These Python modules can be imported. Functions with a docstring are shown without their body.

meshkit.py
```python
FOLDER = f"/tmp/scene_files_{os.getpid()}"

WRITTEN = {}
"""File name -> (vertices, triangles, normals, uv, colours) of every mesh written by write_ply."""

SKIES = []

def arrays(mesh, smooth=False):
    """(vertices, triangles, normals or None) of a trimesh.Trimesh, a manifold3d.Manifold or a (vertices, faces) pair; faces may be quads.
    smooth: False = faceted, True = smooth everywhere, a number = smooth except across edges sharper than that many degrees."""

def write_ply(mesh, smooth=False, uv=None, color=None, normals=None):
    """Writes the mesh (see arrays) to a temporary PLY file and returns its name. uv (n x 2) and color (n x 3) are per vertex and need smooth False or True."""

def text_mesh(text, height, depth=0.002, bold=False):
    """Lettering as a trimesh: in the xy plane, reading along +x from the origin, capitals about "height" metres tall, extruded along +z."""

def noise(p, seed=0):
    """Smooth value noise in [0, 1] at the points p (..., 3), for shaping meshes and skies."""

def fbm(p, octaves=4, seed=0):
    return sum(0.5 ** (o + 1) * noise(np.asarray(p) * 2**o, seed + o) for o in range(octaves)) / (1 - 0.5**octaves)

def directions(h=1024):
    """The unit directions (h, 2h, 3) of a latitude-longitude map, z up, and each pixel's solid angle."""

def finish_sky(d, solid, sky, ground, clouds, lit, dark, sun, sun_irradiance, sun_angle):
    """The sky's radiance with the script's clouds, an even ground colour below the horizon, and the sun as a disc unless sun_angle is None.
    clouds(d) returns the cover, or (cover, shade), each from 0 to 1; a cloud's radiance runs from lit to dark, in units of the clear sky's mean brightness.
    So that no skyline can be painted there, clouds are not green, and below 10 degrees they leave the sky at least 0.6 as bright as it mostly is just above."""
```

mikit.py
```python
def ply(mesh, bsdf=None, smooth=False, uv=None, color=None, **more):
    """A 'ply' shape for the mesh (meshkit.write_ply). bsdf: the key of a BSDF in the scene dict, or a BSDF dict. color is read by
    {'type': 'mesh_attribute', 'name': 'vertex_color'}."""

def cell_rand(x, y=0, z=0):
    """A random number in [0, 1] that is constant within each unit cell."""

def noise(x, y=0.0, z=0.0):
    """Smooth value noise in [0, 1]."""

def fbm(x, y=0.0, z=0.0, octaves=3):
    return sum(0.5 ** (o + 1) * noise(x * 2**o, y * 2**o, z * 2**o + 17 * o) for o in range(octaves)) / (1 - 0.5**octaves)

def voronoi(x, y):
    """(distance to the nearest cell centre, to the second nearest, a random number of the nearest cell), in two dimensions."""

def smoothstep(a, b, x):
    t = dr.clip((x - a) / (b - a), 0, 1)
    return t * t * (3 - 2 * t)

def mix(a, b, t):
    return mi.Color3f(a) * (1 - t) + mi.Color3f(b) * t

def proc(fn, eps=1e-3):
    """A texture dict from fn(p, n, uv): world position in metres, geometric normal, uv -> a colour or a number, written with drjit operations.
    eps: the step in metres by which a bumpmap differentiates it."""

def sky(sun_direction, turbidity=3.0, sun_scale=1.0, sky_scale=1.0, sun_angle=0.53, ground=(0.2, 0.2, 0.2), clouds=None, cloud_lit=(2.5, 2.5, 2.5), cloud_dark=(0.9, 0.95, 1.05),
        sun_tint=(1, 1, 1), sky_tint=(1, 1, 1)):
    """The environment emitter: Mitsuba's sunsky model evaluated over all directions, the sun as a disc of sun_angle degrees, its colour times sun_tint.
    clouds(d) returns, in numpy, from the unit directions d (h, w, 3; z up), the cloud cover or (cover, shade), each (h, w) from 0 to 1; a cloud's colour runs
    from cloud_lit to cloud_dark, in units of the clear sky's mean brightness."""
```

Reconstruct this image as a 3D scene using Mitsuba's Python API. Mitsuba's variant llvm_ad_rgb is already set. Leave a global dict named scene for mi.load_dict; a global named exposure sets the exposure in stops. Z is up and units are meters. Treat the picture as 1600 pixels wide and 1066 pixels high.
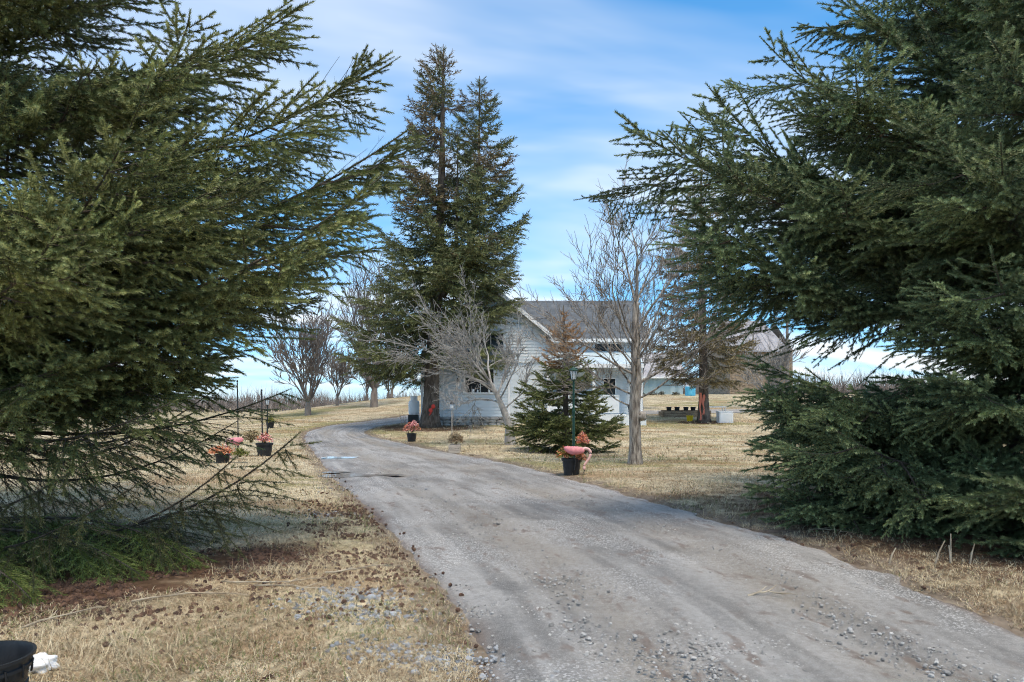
import math, numpy as np, trimesh, shapely, mitsuba as mi, drjit as dr, mikit, meshkit
from scipy.interpolate import PchipInterpolator, CubicSpline
from mikit import proc, noise, fbm, voronoi, smoothstep, mix, ply

T = mi.ScalarTransform4f
scene, labels = {}, {}

# ------------------------------------------------------------------ camera, sky, exposure
CAM_H, FPX, HZ = 1.6, 1100.0, 630.0           # eye height; focal length and horizon row of the 1600 x 1066 frame
scene['camera'] = {'type': 'perspective', 'fov': math.degrees(2 * math.atan(800 / FPX)), 'fov_axis': 'x',
                   'principal_point_offset_y': -(HZ - 533) / 1066, 'near_clip': 0.05, 'far_clip': 6000.0,
                   'to_world': T().look_at(origin=[0, 0, CAM_H], target=[0, 1, CAM_H], up=[0, 0, 1])}


def sky_clouds(d):
    z = np.maximum(d[..., 2], 0.02)
    u, v = d[..., 0] / (z + 0.12), d[..., 1] / (z + 0.12)
    a = 0.35                                      # streaks run slightly across the view
    s, t = u * math.cos(a) + v * math.sin(a), -u * math.sin(a) + v * math.cos(a)
    w = meshkit.fbm(np.stack([s * 0.5, t * 0.5, s * 0 + 3], -1), 3, 5)
    big = meshkit.fbm(np.stack([s * 0.42 + 1.2 * w, t * 1.15 + 1.5 * w, s * 0 + 7.3], -1), 5, 11)
    fine = meshkit.fbm(np.stack([s * 1.1 + 2 * w, t * 4.5 + 2 * w, s * 0 + 1.7], -1), 5, 23)
    c = np.clip((big - 0.385) * 3.2, 0, 1) * (0.30 + 1.1 * np.clip((fine - 0.30) * 2.2, 0, 1))
    veil = 0.02 + 0.24 * np.exp(-z * 5.5)
    return np.clip(veil + 0.80 * c, 0, 0.92), np.clip(0.15 + 0.2 * (1 - fine), 0, 1)


SUN = np.array([0.17, -0.38, 0.91])
scene['sky'] = mikit.sky(SUN, turbidity=3.0, sun_scale=0.38, sun_angle=20.0, sky_scale=1.0, clouds=sky_clouds,
                         cloud_lit=(2.55, 2.6, 2.6), cloud_dark=(1.3, 1.4, 1.5), sky_tint=(0.31, 0.86, 1.04))
exposure = 2.62


# ------------------------------------------------------------------ helpers
def lab(key, label=None, cat=None, group=None, kind=None):
    d = {}
    if label: d['label'] = label
    if cat: d['category'] = cat
    if group: d['group'] = group
    if kind: d['kind'] = kind
    labels[key] = d


def num(name):
    if name not in USED:
        USED[name] = 0
        return name
    USED[name] += 1
    return f'{name}_{USED[name]:03d}'


USED = {}


def add(key, mesh, bsdf, smooth=False, **kw):
    key = num(key)
    scene[key] = ply(mesh, bsdf, smooth, **kw)
    return key


class MB:
    def __init__(s): s.v, s.f, s.c, s.n = [], [], [], 0
    def put(s, v, f, c=None):
        v = np.asarray(v, float); s.v.append(v); s.f.append(np.asarray(f, int) + s.n); s.n += len(v)
        if c is not None: s.c.append(np.broadcast_to(c, (len(v), 3)))
        return s
    def mesh(s): return np.vstack(s.v), np.vstack(s.f)
    def col(s): return np.vstack(s.c)
    def tm(s, m): return s.put(m.vertices, m.faces)
    def box(s, x0, x1, y0, y1, z0, z1):
        m = trimesh.creation.box((x1 - x0, y1 - y0, z1 - z0)); m.apply_translation(((x0 + x1) / 2, (y0 + y1) / 2, (z0 + z1) / 2))
        return s.put(m.vertices, m.faces)
    def quad(s, a, b, c, d): return s.put([a, b, c, d], [[0, 1, 2], [0, 2, 3]])


def unit(v): return v / np.maximum(np.linalg.norm(v, axis=-1, keepdims=True), 1e-12)


def tube(pts, rad, n=6, cap=True):
    pts = np.asarray(pts, float); k = len(pts)
    rad = np.broadcast_to(rad, (k,))
    t = unit(np.gradient(pts, axis=0))
    ref = np.array([0, 0, 1.0]) if abs(t[:, 2]).mean() < 0.8 else np.array([1.0, 0, 0])
    a = unit(np.cross(t, ref)); b = np.cross(t, a)
    ang = np.arange(n) / n * 2 * np.pi
    v = (pts[:, None] + rad[:, None, None] * (np.cos(ang)[None, :, None] * a[:, None] + np.sin(ang)[None, :, None] * b[:, None])).reshape(-1, 3)
    i, j = np.meshgrid(np.arange(k - 1), np.arange(n), indexing='ij')
    p, q = i * n + j, i * n + (j + 1) % n
    f = np.concatenate([np.stack([p, p + n, q], -1).reshape(-1, 3), np.stack([q, p + n, q + n], -1).reshape(-1, 3)])
    if cap:
        v = np.vstack([v, pts[:1], pts[-1:]]); j = np.arange(n)
        f = np.vstack([f, np.stack([j, (j + 1) % n, j * 0 + k * n], 1), np.stack([(k - 1) * n + (j + 1) % n, (k - 1) * n + j, j * 0 + k * n + 1], 1)])
    return v, f


def lathe(profile, n=24, center=(0, 0, 0)):
    pr = np.asarray(profile, float); k = len(pr); ang = np.arange(n) / n * 2 * np.pi
    v = np.stack([pr[:, None, 0] * np.cos(ang), pr[:, None, 0] * np.sin(ang), np.broadcast_to(pr[:, None, 1], (k, n))], -1).reshape(-1, 3) + np.asarray(center)
    i, j = np.meshgrid(np.arange(k - 1), np.arange(n), indexing='ij')
    p, q = i * n + j, i * n + (j + 1) % n
    return v, np.concatenate([np.stack([p, q, p + n], -1).reshape(-1, 3), np.stack([q, q + n, p + n], -1).reshape(-1, 3)])


# ------------------------------------------------------------------ terrain
RISE = PchipInterpolator([-50, 18, 22, 27.5, 34, 38, 45, 60, 75, 120, 2500], [0, 0, .01, .08, .40, .56, 1.05, 2.15, 2.5, 2.6, 2.6])


def H(x, y):
    x, y = np.asarray(x, float), np.asarray(y, float)
    t = np.clip((x + 30) / 24, 0, 1)
    return RISE(np.clip(y, -50, 2500)) * t * t * (3 - 2 * t)


LEFT = [(0.55, -1), (0.25, 1.0), (-.05, 3.0), (-.2, 4.04), (-.35, 4.76), (-.54, 5.68), (-1.02, 7.04), (-1.6, 8.8), (-2.35, 11), (-3.52, 14.08), (-5.05, 18.53), (-7.12, 24.64), (-8.7, 29.27), (-9.44, 32.45), (-9.38, 35.56), (-8.34, 38.6), (-6.94, 41.5), (-4.5, 46), (-1, 51)]
RIGHT = [(3.9, -1), (3.8, 1), (3.72, 3), (3.68, 4), (3.61, 4.96), (3.62, 6.64), (3.17, 8.72), (2.78, 10.18), (2.21, 12.14), (1.36, 14.92), (0, 18.72), (-2.09, 22.94), (-4.54, 27.76), (-6.12, 30.58), (-6.69, 32.27), (-6.64, 34.77), (-5.9, 37.3), (-3.6, 43), (0.3, 47.5)]


def smooth_line(pts, n):
    p = np.array(pts); d = np.r_[0, np.cumsum(np.linalg.norm(np.diff(p, axis=0), axis=1))]
    q = PchipInterpolator(d / d[-1], p)(np.linspace(0, 1, 400))
    w = np.linspace(0, 1, n) ** 1.6
    return np.stack([np.interp(w, np.linspace(0, 1, 400), q[:, k]) for k in (0, 1)], 1)


NU = 420
EL, ER = smooth_line(LEFT, NU), smooth_line(RIGHT, NU)
ROAD = shapely.Polygon(np.vstack([EL, ER[::-1]])).buffer(0)
LANE_L = np.array([(8.2, 43.2), (12, 43.9), (18, 44.5), (26, 44.2), (40, 43)]); LANE_R = LANE_L + [0.3, 2.6]
LANE = shapely.Polygon(np.vstack([LANE_L, LANE_R[::-1]]))
shapely.prepare(ROAD)


def road_sd(x, y):
    """distance to the driveway's edge, negative inside"""
    p = shapely.points(np.asarray(x, float).ravel(), np.asarray(y, float).ravel())
    d = shapely.distance(p, ROAD.exterior)
    return np.where(shapely.contains(ROAD, p), -d, d).reshape(np.shape(x))


LT, RT = np.array([-6.7, 7.3]), np.array([7.5, 9.3])     # the two near spruces


def bumps(x, y):
    p = np.stack([x, y, np.zeros_like(x)], -1)
    near = np.exp(-np.hypot(x, y) / 40)
    return near * (0.05 * (meshkit.fbm(p * 1.1, 3, 3) - 0.5) + 0.025 * (meshkit.noise(p * 7.0, 4) - 0.5)) + 0.10 * near * (meshkit.noise(p * 0.25, 9) - .5)


def ground_z(x, y):
    sd = road_sd(x, y)
    g = H(x, y) + bumps(x, y) * np.clip(sd / 0.6, 0, 1)
    t = np.clip(-sd / 0.35, 0, 1)
    return g + 0.025 * np.clip(sd / 0.5, 0, 1) - 0.10 * t


def graded(lo, hi, near_lo, near_hi, step, grow):
    mid = list(np.arange(near_lo, near_hi, step)); a, b = [], []
    s, x = step, near_lo
    while x > lo: s *= grow; x -= s; a.append(x)
    s, x = step, mid[-1]
    while x < hi: s *= grow; x += s; b.append(x)
    return np.array(a[::-1] + mid + b)


gx = graded(-1600, 1600, -6.5, 8.5, 0.08, 1.045)
gy = graded(-30, 2400, 3.0, 15.0, 0.08, 1.03)
X, Y = np.meshgrid(gx, gy)
lowered = shapely.distance(LANE, shapely.points(X.ravel(), Y.ravel())).reshape(X.shape) < 0.01
Z = ground_z(X, Y) - 0.05 * lowered
n1, n0 = len(gx), len(gy)
i, j = np.meshgrid(np.arange(n0 - 1), np.arange(n1 - 1), indexing='ij')
a = i * n1 + j
gf = np.concatenate([np.stack([a, a + 1, a + n1 + 1], -1).reshape(-1, 3), np.stack([a, a + n1 + 1, a + n1], -1).reshape(-1, 3)])


def grass_col(p, n, uv):
    r = dr.sqrt(dr.square(p.x) + dr.square(p.y))
    big = fbm(p.x * 0.22, p.y * 0.22, 1.0, 3)
    mid = fbm(p.x * 1.6, p.y * 1.6, 5.0, 3)
    fine = fbm(p.x * 21.0, p.y * 13.0, 2.0, 3)
    c = mix((0.32, 0.265, 0.175), (0.53, 0.465, 0.33), smoothstep(0.28, 0.72, 0.55 * mid + 0.45 * fine))
    c = mix(c, mi.Color3f(0.215, 0.20, 0.085), 0.75 * smoothstep(0.50, 0.68, 0.6 * big + 0.4 * fbm(p.x * 0.7, p.y * 2.2, 9.0, 3)))
    c = mix(c, mi.Color3f(0.30, 0.20, 0.115), 0.6 * smoothstep(0.54, 0.70, fbm(p.x * 0.45, p.y * 1.1, 31.0, 4)))
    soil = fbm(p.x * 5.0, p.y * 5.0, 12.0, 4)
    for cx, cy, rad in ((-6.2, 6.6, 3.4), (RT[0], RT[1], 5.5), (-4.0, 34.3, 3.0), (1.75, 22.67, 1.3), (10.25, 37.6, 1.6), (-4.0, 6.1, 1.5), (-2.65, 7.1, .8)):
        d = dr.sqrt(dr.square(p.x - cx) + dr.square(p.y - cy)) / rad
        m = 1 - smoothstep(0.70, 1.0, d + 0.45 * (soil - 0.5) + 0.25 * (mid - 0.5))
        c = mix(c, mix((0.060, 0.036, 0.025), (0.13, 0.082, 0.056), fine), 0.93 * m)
    near_road = 1 - smoothstep(0.02, 0.42, uv.x + 0.5 * (soil - 0.5))
    c = mix(c, mix((0.125, 0.095, 0.075), (0.24, 0.20, 0.165), fine), 0.85 * near_road)
    return c * (0.80 + 0.4 * fine)


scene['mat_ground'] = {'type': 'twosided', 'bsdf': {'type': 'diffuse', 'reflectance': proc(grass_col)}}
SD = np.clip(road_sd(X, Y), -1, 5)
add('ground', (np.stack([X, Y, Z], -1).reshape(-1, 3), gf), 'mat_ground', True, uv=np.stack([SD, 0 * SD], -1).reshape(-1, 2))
lab('ground', 'dry tan grass ground of the yard and fields', kind='structure')


# driveway: one sheet whose edges dip under the turf
NV = 64
vv = np.linspace(-0.07, 1.07, NV)
P = EL[:, None] * (1 - vv[None, :, None]) + ER[:, None] * vv[None, :, None]
wd = np.linalg.norm(ER - EL, axis=1)[:, None]
inside = np.minimum(vv, 1 - vv)[None, :] * wd
q = np.stack([P[..., 0], P[..., 1], 0 * P[..., 0]], -1)
rut = sum(np.exp(-((vv[None, :] - c) * wd / 0.30) ** 2) for c in (0.30, 0.70))
dz = -0.034 * rut + 0.034 * (meshkit.fbm(q * 1.3, 4, 2) - .5) + 0.014 * (meshkit.noise(q * 9, 6) - .5)
edge = np.clip((inside + 0.06 + 0.55 * (meshkit.fbm(q * 2.6, 4, 17) - .5)) / 0.30, -1, 1)
RZ = H(P[..., 0], P[..., 1]) + 0.005 + dz - 0.06 * (1 - edge)
s_len = np.r_[0, np.cumsum(np.linalg.norm(np.diff((EL + ER) / 2, axis=0), axis=1))]
ruv = np.stack([np.broadcast_to(vv, (NU, NV)), np.broadcast_to(s_len[:, None], (NU, NV))], -1).reshape(-1, 2)
i, j = np.meshgrid(np.arange(NU - 1), np.arange(NV - 1), indexing='ij'); a = i * NV + j
rf = np.concatenate([np.stack([a, a + 1, a + NV + 1], -1).reshape(-1, 3), np.stack([a, a + NV + 1, a + NV], -1).reshape(-1, 3)])


def road_col(p, n, uv):
    v, s = uv.x, uv.y
    wob = 0.05 * (noise(s * 0.35, 3.0) - 0.5)
    tr = dr.maximum(dr.exp(-dr.square((v + wob - 0.30) / 0.10)), dr.exp(-dr.square((v + wob - 0.70) / 0.10)))
    patch = fbm(p.x * 0.8, p.y * 0.8, 4.0, 4)
    streak = fbm(v * 26.0, s * 0.55, 8.0, 3)
    f1, f2, rnd = voronoi(p.x * 42.0, p.y * 42.0)
    g1, g2, rn2 = voronoi(p.x * 95.0, p.y * 95.0)
    fine = fbm(p.x * 30.0, p.y * 30.0, 1.0, 3)
    c = mix((0.126, 0.122, 0.116), (0.295, 0.290, 0.282), smoothstep(0.22, 0.78, 0.35 * patch + 0.65 * streak))
    c = mix(c, mi.Color3f(0.20, 0.178, 0.148), 0.75 * tr * smoothstep(0.25, 0.55, patch))
    stone = mix((0.13, 0.13, 0.13), (0.50, 0.50, 0.50), rnd)
    loose = smoothstep(0.46, 0.62, fbm(p.x * 1.1 + 5.0, p.y * 1.1, 20.0, 4)) * (1 - 0.7 * tr)
    c = mix(c, stone, loose * 0.8 * (1 - smoothstep(0.28, 0.5, f1)))
    c = mix(c, mix((0.15, 0.14, 0.135), (0.40, 0.40, 0.40), rn2), 0.30 * (1 - smoothstep(0.25, 0.5, g1)))
    wet = smoothstep(0.60, 0.70, fbm(p.x * 0.55 + 2.0, p.y * 0.9, 44.0, 4))
    c = c * (1 - 0.18 * wet)
    edge_ = dr.minimum(v, 1 - v)
    c = mix(mi.Color3f(0.115, 0.082, 0.062), c, smoothstep(-0.02, 0.055, edge_ + 0.09 * (patch - 0.5)))
    dirt = smoothstep(0.52, 0.80, fbm(v * 40.0, s * 2.2, 77.0, 4)) * smoothstep(0.4, 0.7, fbm(p.x * 14.0, p.y * 9.0, 5.0, 3))
    c = mix(c, mi.Color3f(0.13, 0.095, 0.075), 0.75 * dirt)
    return c * (0.78 + 0.44 * fine)


def road_h(p, n, uv):
    f1, f2, rnd = voronoi(p.x * 42.0, p.y * 42.0)
    return 0.006 * (0.5 - dr.minimum(f1, 0.5)) + 0.006 * fbm(p.x * 25.0, p.y * 25.0, 1.0, 2)


scene['mat_road'] = {'type': 'twosided', 'bsdf': {'type': 'bumpmap', 'scale': 1.0, 'nested_texture': proc(road_h, 4e-3),
                     'bsdf': {'type': 'principled', 'base_color': proc(road_col), 'roughness': 0.62, 'specular': 0.45}}}
add('driveway', (np.stack([P[..., 0], P[..., 1], RZ], -1).reshape(-1, 3), rf), 'mat_road', True, uv=ruv)
lab('driveway', 'rutted grey gravel driveway curving left up to the house', kind='structure')
ls = np.linspace(0, 1, 40)
LLp = np.stack([np.interp(ls * 4, np.arange(5), LANE_L[:, k]) for k in (0, 1)], 1); LRp = np.stack([np.interp(ls * 4, np.arange(5), LANE_R[:, k]) for k in (0, 1)], 1)
lv = np.vstack([np.c_[LLp, H(*LLp.T) + .01], np.c_[LRp, H(*LRp.T) + .01]]); k = np.arange(39)
scene['mat_lane'] = {'type': 'twosided', 'bsdf': {'type': 'diffuse', 'reflectance': proc(lambda p, n, uv: mix((0.25, 0.24, 0.225), (0.40, 0.39, 0.375), fbm(p.x * 1.5, p.y * 4.0, 0.0, 4)))}}
add('gravel_lane', (lv, np.vstack([np.c_[k, k + 40, k + 1], np.c_[k + 1, k + 40, k + 41]])), 'mat_lane', True)
lab('gravel_lane', 'pale gravel lane crossing the lawn right of the house', kind='structure')


def road_z(x, y): return float(H(x, y)) + 0.005


# puddles in the ruts
scene['mat_water'] = {'type': 'principled', 'base_color': {'type': 'rgb', 'value': (0.16, 0.15, 0.14)}, 'roughness': 0.06, 'specular': 0.7}
rng = np.random.default_rng(5)
for px, py, rx, ry in ((-3.55, 15.45, 0.62, 0.42), (-2.75, 15.6, 0.30, 0.22), (-4.05, 16.2, 0.30, 0.20), (-5.0, 20.5, .5, .35)):
    ang = np.linspace(0, 2 * np.pi, 40, endpoint=False)
    rr = 1 + 0.55 * (meshkit.fbm(np.stack([np.cos(ang) * 1.3 + px, np.sin(ang) * 1.3, ang * 0], -1), 3, 3) - .5) * 2
    ring = np.stack([px + rx * rr * np.cos(ang), py + ry * rr * np.sin(ang), H(px, py) + 0.012 + 0 * ang], 1)
    k = np.arange(40)
    key = add('puddle', (np.vstack([ring, [[px, py, H(px, py) + 0.012]]]), np.c_[k, (k + 1) % 40, k * 0 + 40]), 'mat_water')
    lab(key, 'shallow rain puddle shining in the driveway', kind='structure')


# ------------------------------------------------------------------ materials
def vc(name, rough=0.65, spec=0.35):
    scene[name] = {'type': 'twosided', 'bsdf': {'type': 'principled', 'base_color': {'type': 'mesh_attribute', 'name': 'vertex_color'}, 'roughness': rough, 'specular': spec}}


vc('mat_needles', 0.5, 0.4)
vc('mat_blades', 0.7, 0.25)
vc('mat_painted_bits', 0.6, 0.3)


def plain(name, rgb, rough=0.6, spec=0.4, metal=0.0):
    scene[name] = {'type': 'twosided', 'bsdf': {'type': 'principled', 'base_color': {'type': 'rgb', 'value': rgb}, 'roughness': rough, 'specular': spec, 'metallic': metal}}


def grain(name, a, b, fx, fy, fz, rough=0.7, bump=0.0):
    def col(p, n, uv): return mix(a, b, smoothstep(0.25, 0.75, fbm(p.x * fx, p.y * fy, p.z * fz, 4)))
    base = {'type': 'principled', 'base_color': proc(col), 'roughness': rough, 'specular': 0.3}
    if bump:
        def hh(p, n, uv): return bump * fbm(p.x * fx * 1.5, p.y * fy * 1.5, p.z * fz * 1.5, 3)
        base = {'type': 'bumpmap', 'scale': 1.0, 'nested_texture': proc(hh, 5e-3), 'bsdf': base}
    scene[name] = {'type': 'twosided', 'bsdf': base}


grain('mat_bark', (0.055, 0.042, 0.033), (0.16, 0.13, 0.105), 14, 14, 3.5, 0.85, 0.03)
grain('mat_bark_maple', (0.12, 0.10, 0.085), (0.40, 0.36, 0.315), 22, 22, 4.5, 0.85, 0.015)
grain('mat_bark_pale', (0.22, 0.205, 0.19), (0.42, 0.40, 0.37), 9, 9, 4, 0.85)
grain('mat_bark_far', (0.13, 0.11, 0.10), (0.24, 0.21, 0.19), 4, 4, 2, 0.9)
grain('mat_limb', (0.05, 0.04, 0.032), (0.13, 0.105, 0.085), 20, 20, 20, 0.85)
grain('mat_siding', (0.57, 0.61, 0.635), (0.65, 0.69, 0.71), 1.2, 1.2, 5, 0.5)
grain('mat_siding_pale', (0.66, 0.69, 0.70), (0.76, 0.79, 0.80), 1.2, 1.2, 5, 0.5)
grain('mat_stone', (0.14, 0.13, 0.12), (0.42, 0.40, 0.37), 3.1, 3.1, 4, 0.85)
grain('mat_trim', (0.72, 0.73, 0.73), (0.82, 0.83, 0.83), 2, 2, 2, 0.45)
grain('mat_teal_wall', (0.30, 0.40, 0.42), (0.42, 0.52, 0.54), 2.5, 2.5, 0.6, 0.6)
grain('mat_metal_roof', (0.25, 0.24, 0.25), (0.36, 0.35, 0.36), 1.5, 0.4, 0.4, 0.5)
grain('mat_brown_roof', (0.30, 0.29, 0.30), (0.40, 0.385, 0.395), 2.0, 0.8, 0.8, 0.7)
grain('mat_timber', (0.16, 0.12, 0.085), (0.36, 0.28, 0.20), 3, 3, 14, 0.8)
grain('mat_black_plastic', (0.012, 0.014, 0.017), (0.028, 0.031, 0.036), 6, 6, 6, 0.38)
grain('mat_cone', (0.042, 0.024, 0.018), (0.155, 0.090, 0.060), 23, 23, 23, 0.8)
plain('mat_green_post', (0.012, 0.055, 0.04), 0.4)
plain('mat_dark_metal', (0.03, 0.032, 0.035), 0.5)
plain('mat_white', (0.78, 0.79, 0.80), 0.4)
plain('mat_glass_lamp', (0.62, 0.66, 0.68), 0.2)
plain('mat_dark_opening', (0.02, 0.022, 0.025), 0.6)
plain('mat_window', (.018, .022, .026), .10, .3)
plain('mat_pink', (0.72, 0.27, 0.30), 0.5)
plain('mat_red', (0.55, 0.045, 0.03), 0.5)
plain('mat_yellow', (0.75, 0.55, 0.02), 0.45)
plain('mat_blue', (0.09, 0.42, 0.62), 0.4)
plain('mat_porch_roof', (0.46, 0.56, 0.62), 0.45)


def shingle(p, n, uv):
    row = dr.floor(p.z * 6.0)
    r = mikit.cell_rand(row, dr.floor(p.x * 3.3 + 0.5 * row), 1.0)
    f = p.z * 6.0 - row
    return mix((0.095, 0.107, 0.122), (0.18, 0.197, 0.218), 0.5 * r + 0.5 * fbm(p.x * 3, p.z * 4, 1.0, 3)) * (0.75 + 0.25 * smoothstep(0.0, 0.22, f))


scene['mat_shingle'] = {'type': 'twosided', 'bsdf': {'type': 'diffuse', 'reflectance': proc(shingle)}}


# ------------------------------------------------------------------ spruce boughs
def needles_of(Pb, D, S, col, nn, nl, nw, rng):
    """needle triangles on shoots: base Pb, direction D, length S"""
    m = len(Pb)
    u = (np.arange(nn) + 0.5) / nn
    ref = unit(rng.normal(size=(m, 3)))
    A = unit(np.cross(D, ref)); B = np.cross(D, A)
    ang = np.arange(nn) * 2.39996 + rng.uniform(0, 6.28, (m, 1))
    Rd = np.cos(ang)[..., None] * A[:, None] + np.sin(ang)[..., None] * B[:, None]
    Rd[..., 2] += 0.25; Rd = unit(Rd)
    base = Pb[:, None] + D[:, None] * (S[:, None] * u[None])[..., None]
    nd = unit(D[:, None] * 0.75 + Rd * 0.75)
    tg = unit(np.cross(nd, Rd + 0.01))
    ln = nl * rng.uniform(.75, 1.15, (m, nn, 1)) * np.where(u > 0.85, 0.8, 1.0)[None, :, None]
    v = np.stack([base - tg * nw, base + tg * nw, base + nd * ln], 2).reshape(-1, 3)
    c = np.repeat(col, nn * 3, 0)
    return v, np.arange(len(v)).reshape(-1, 3), c


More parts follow.
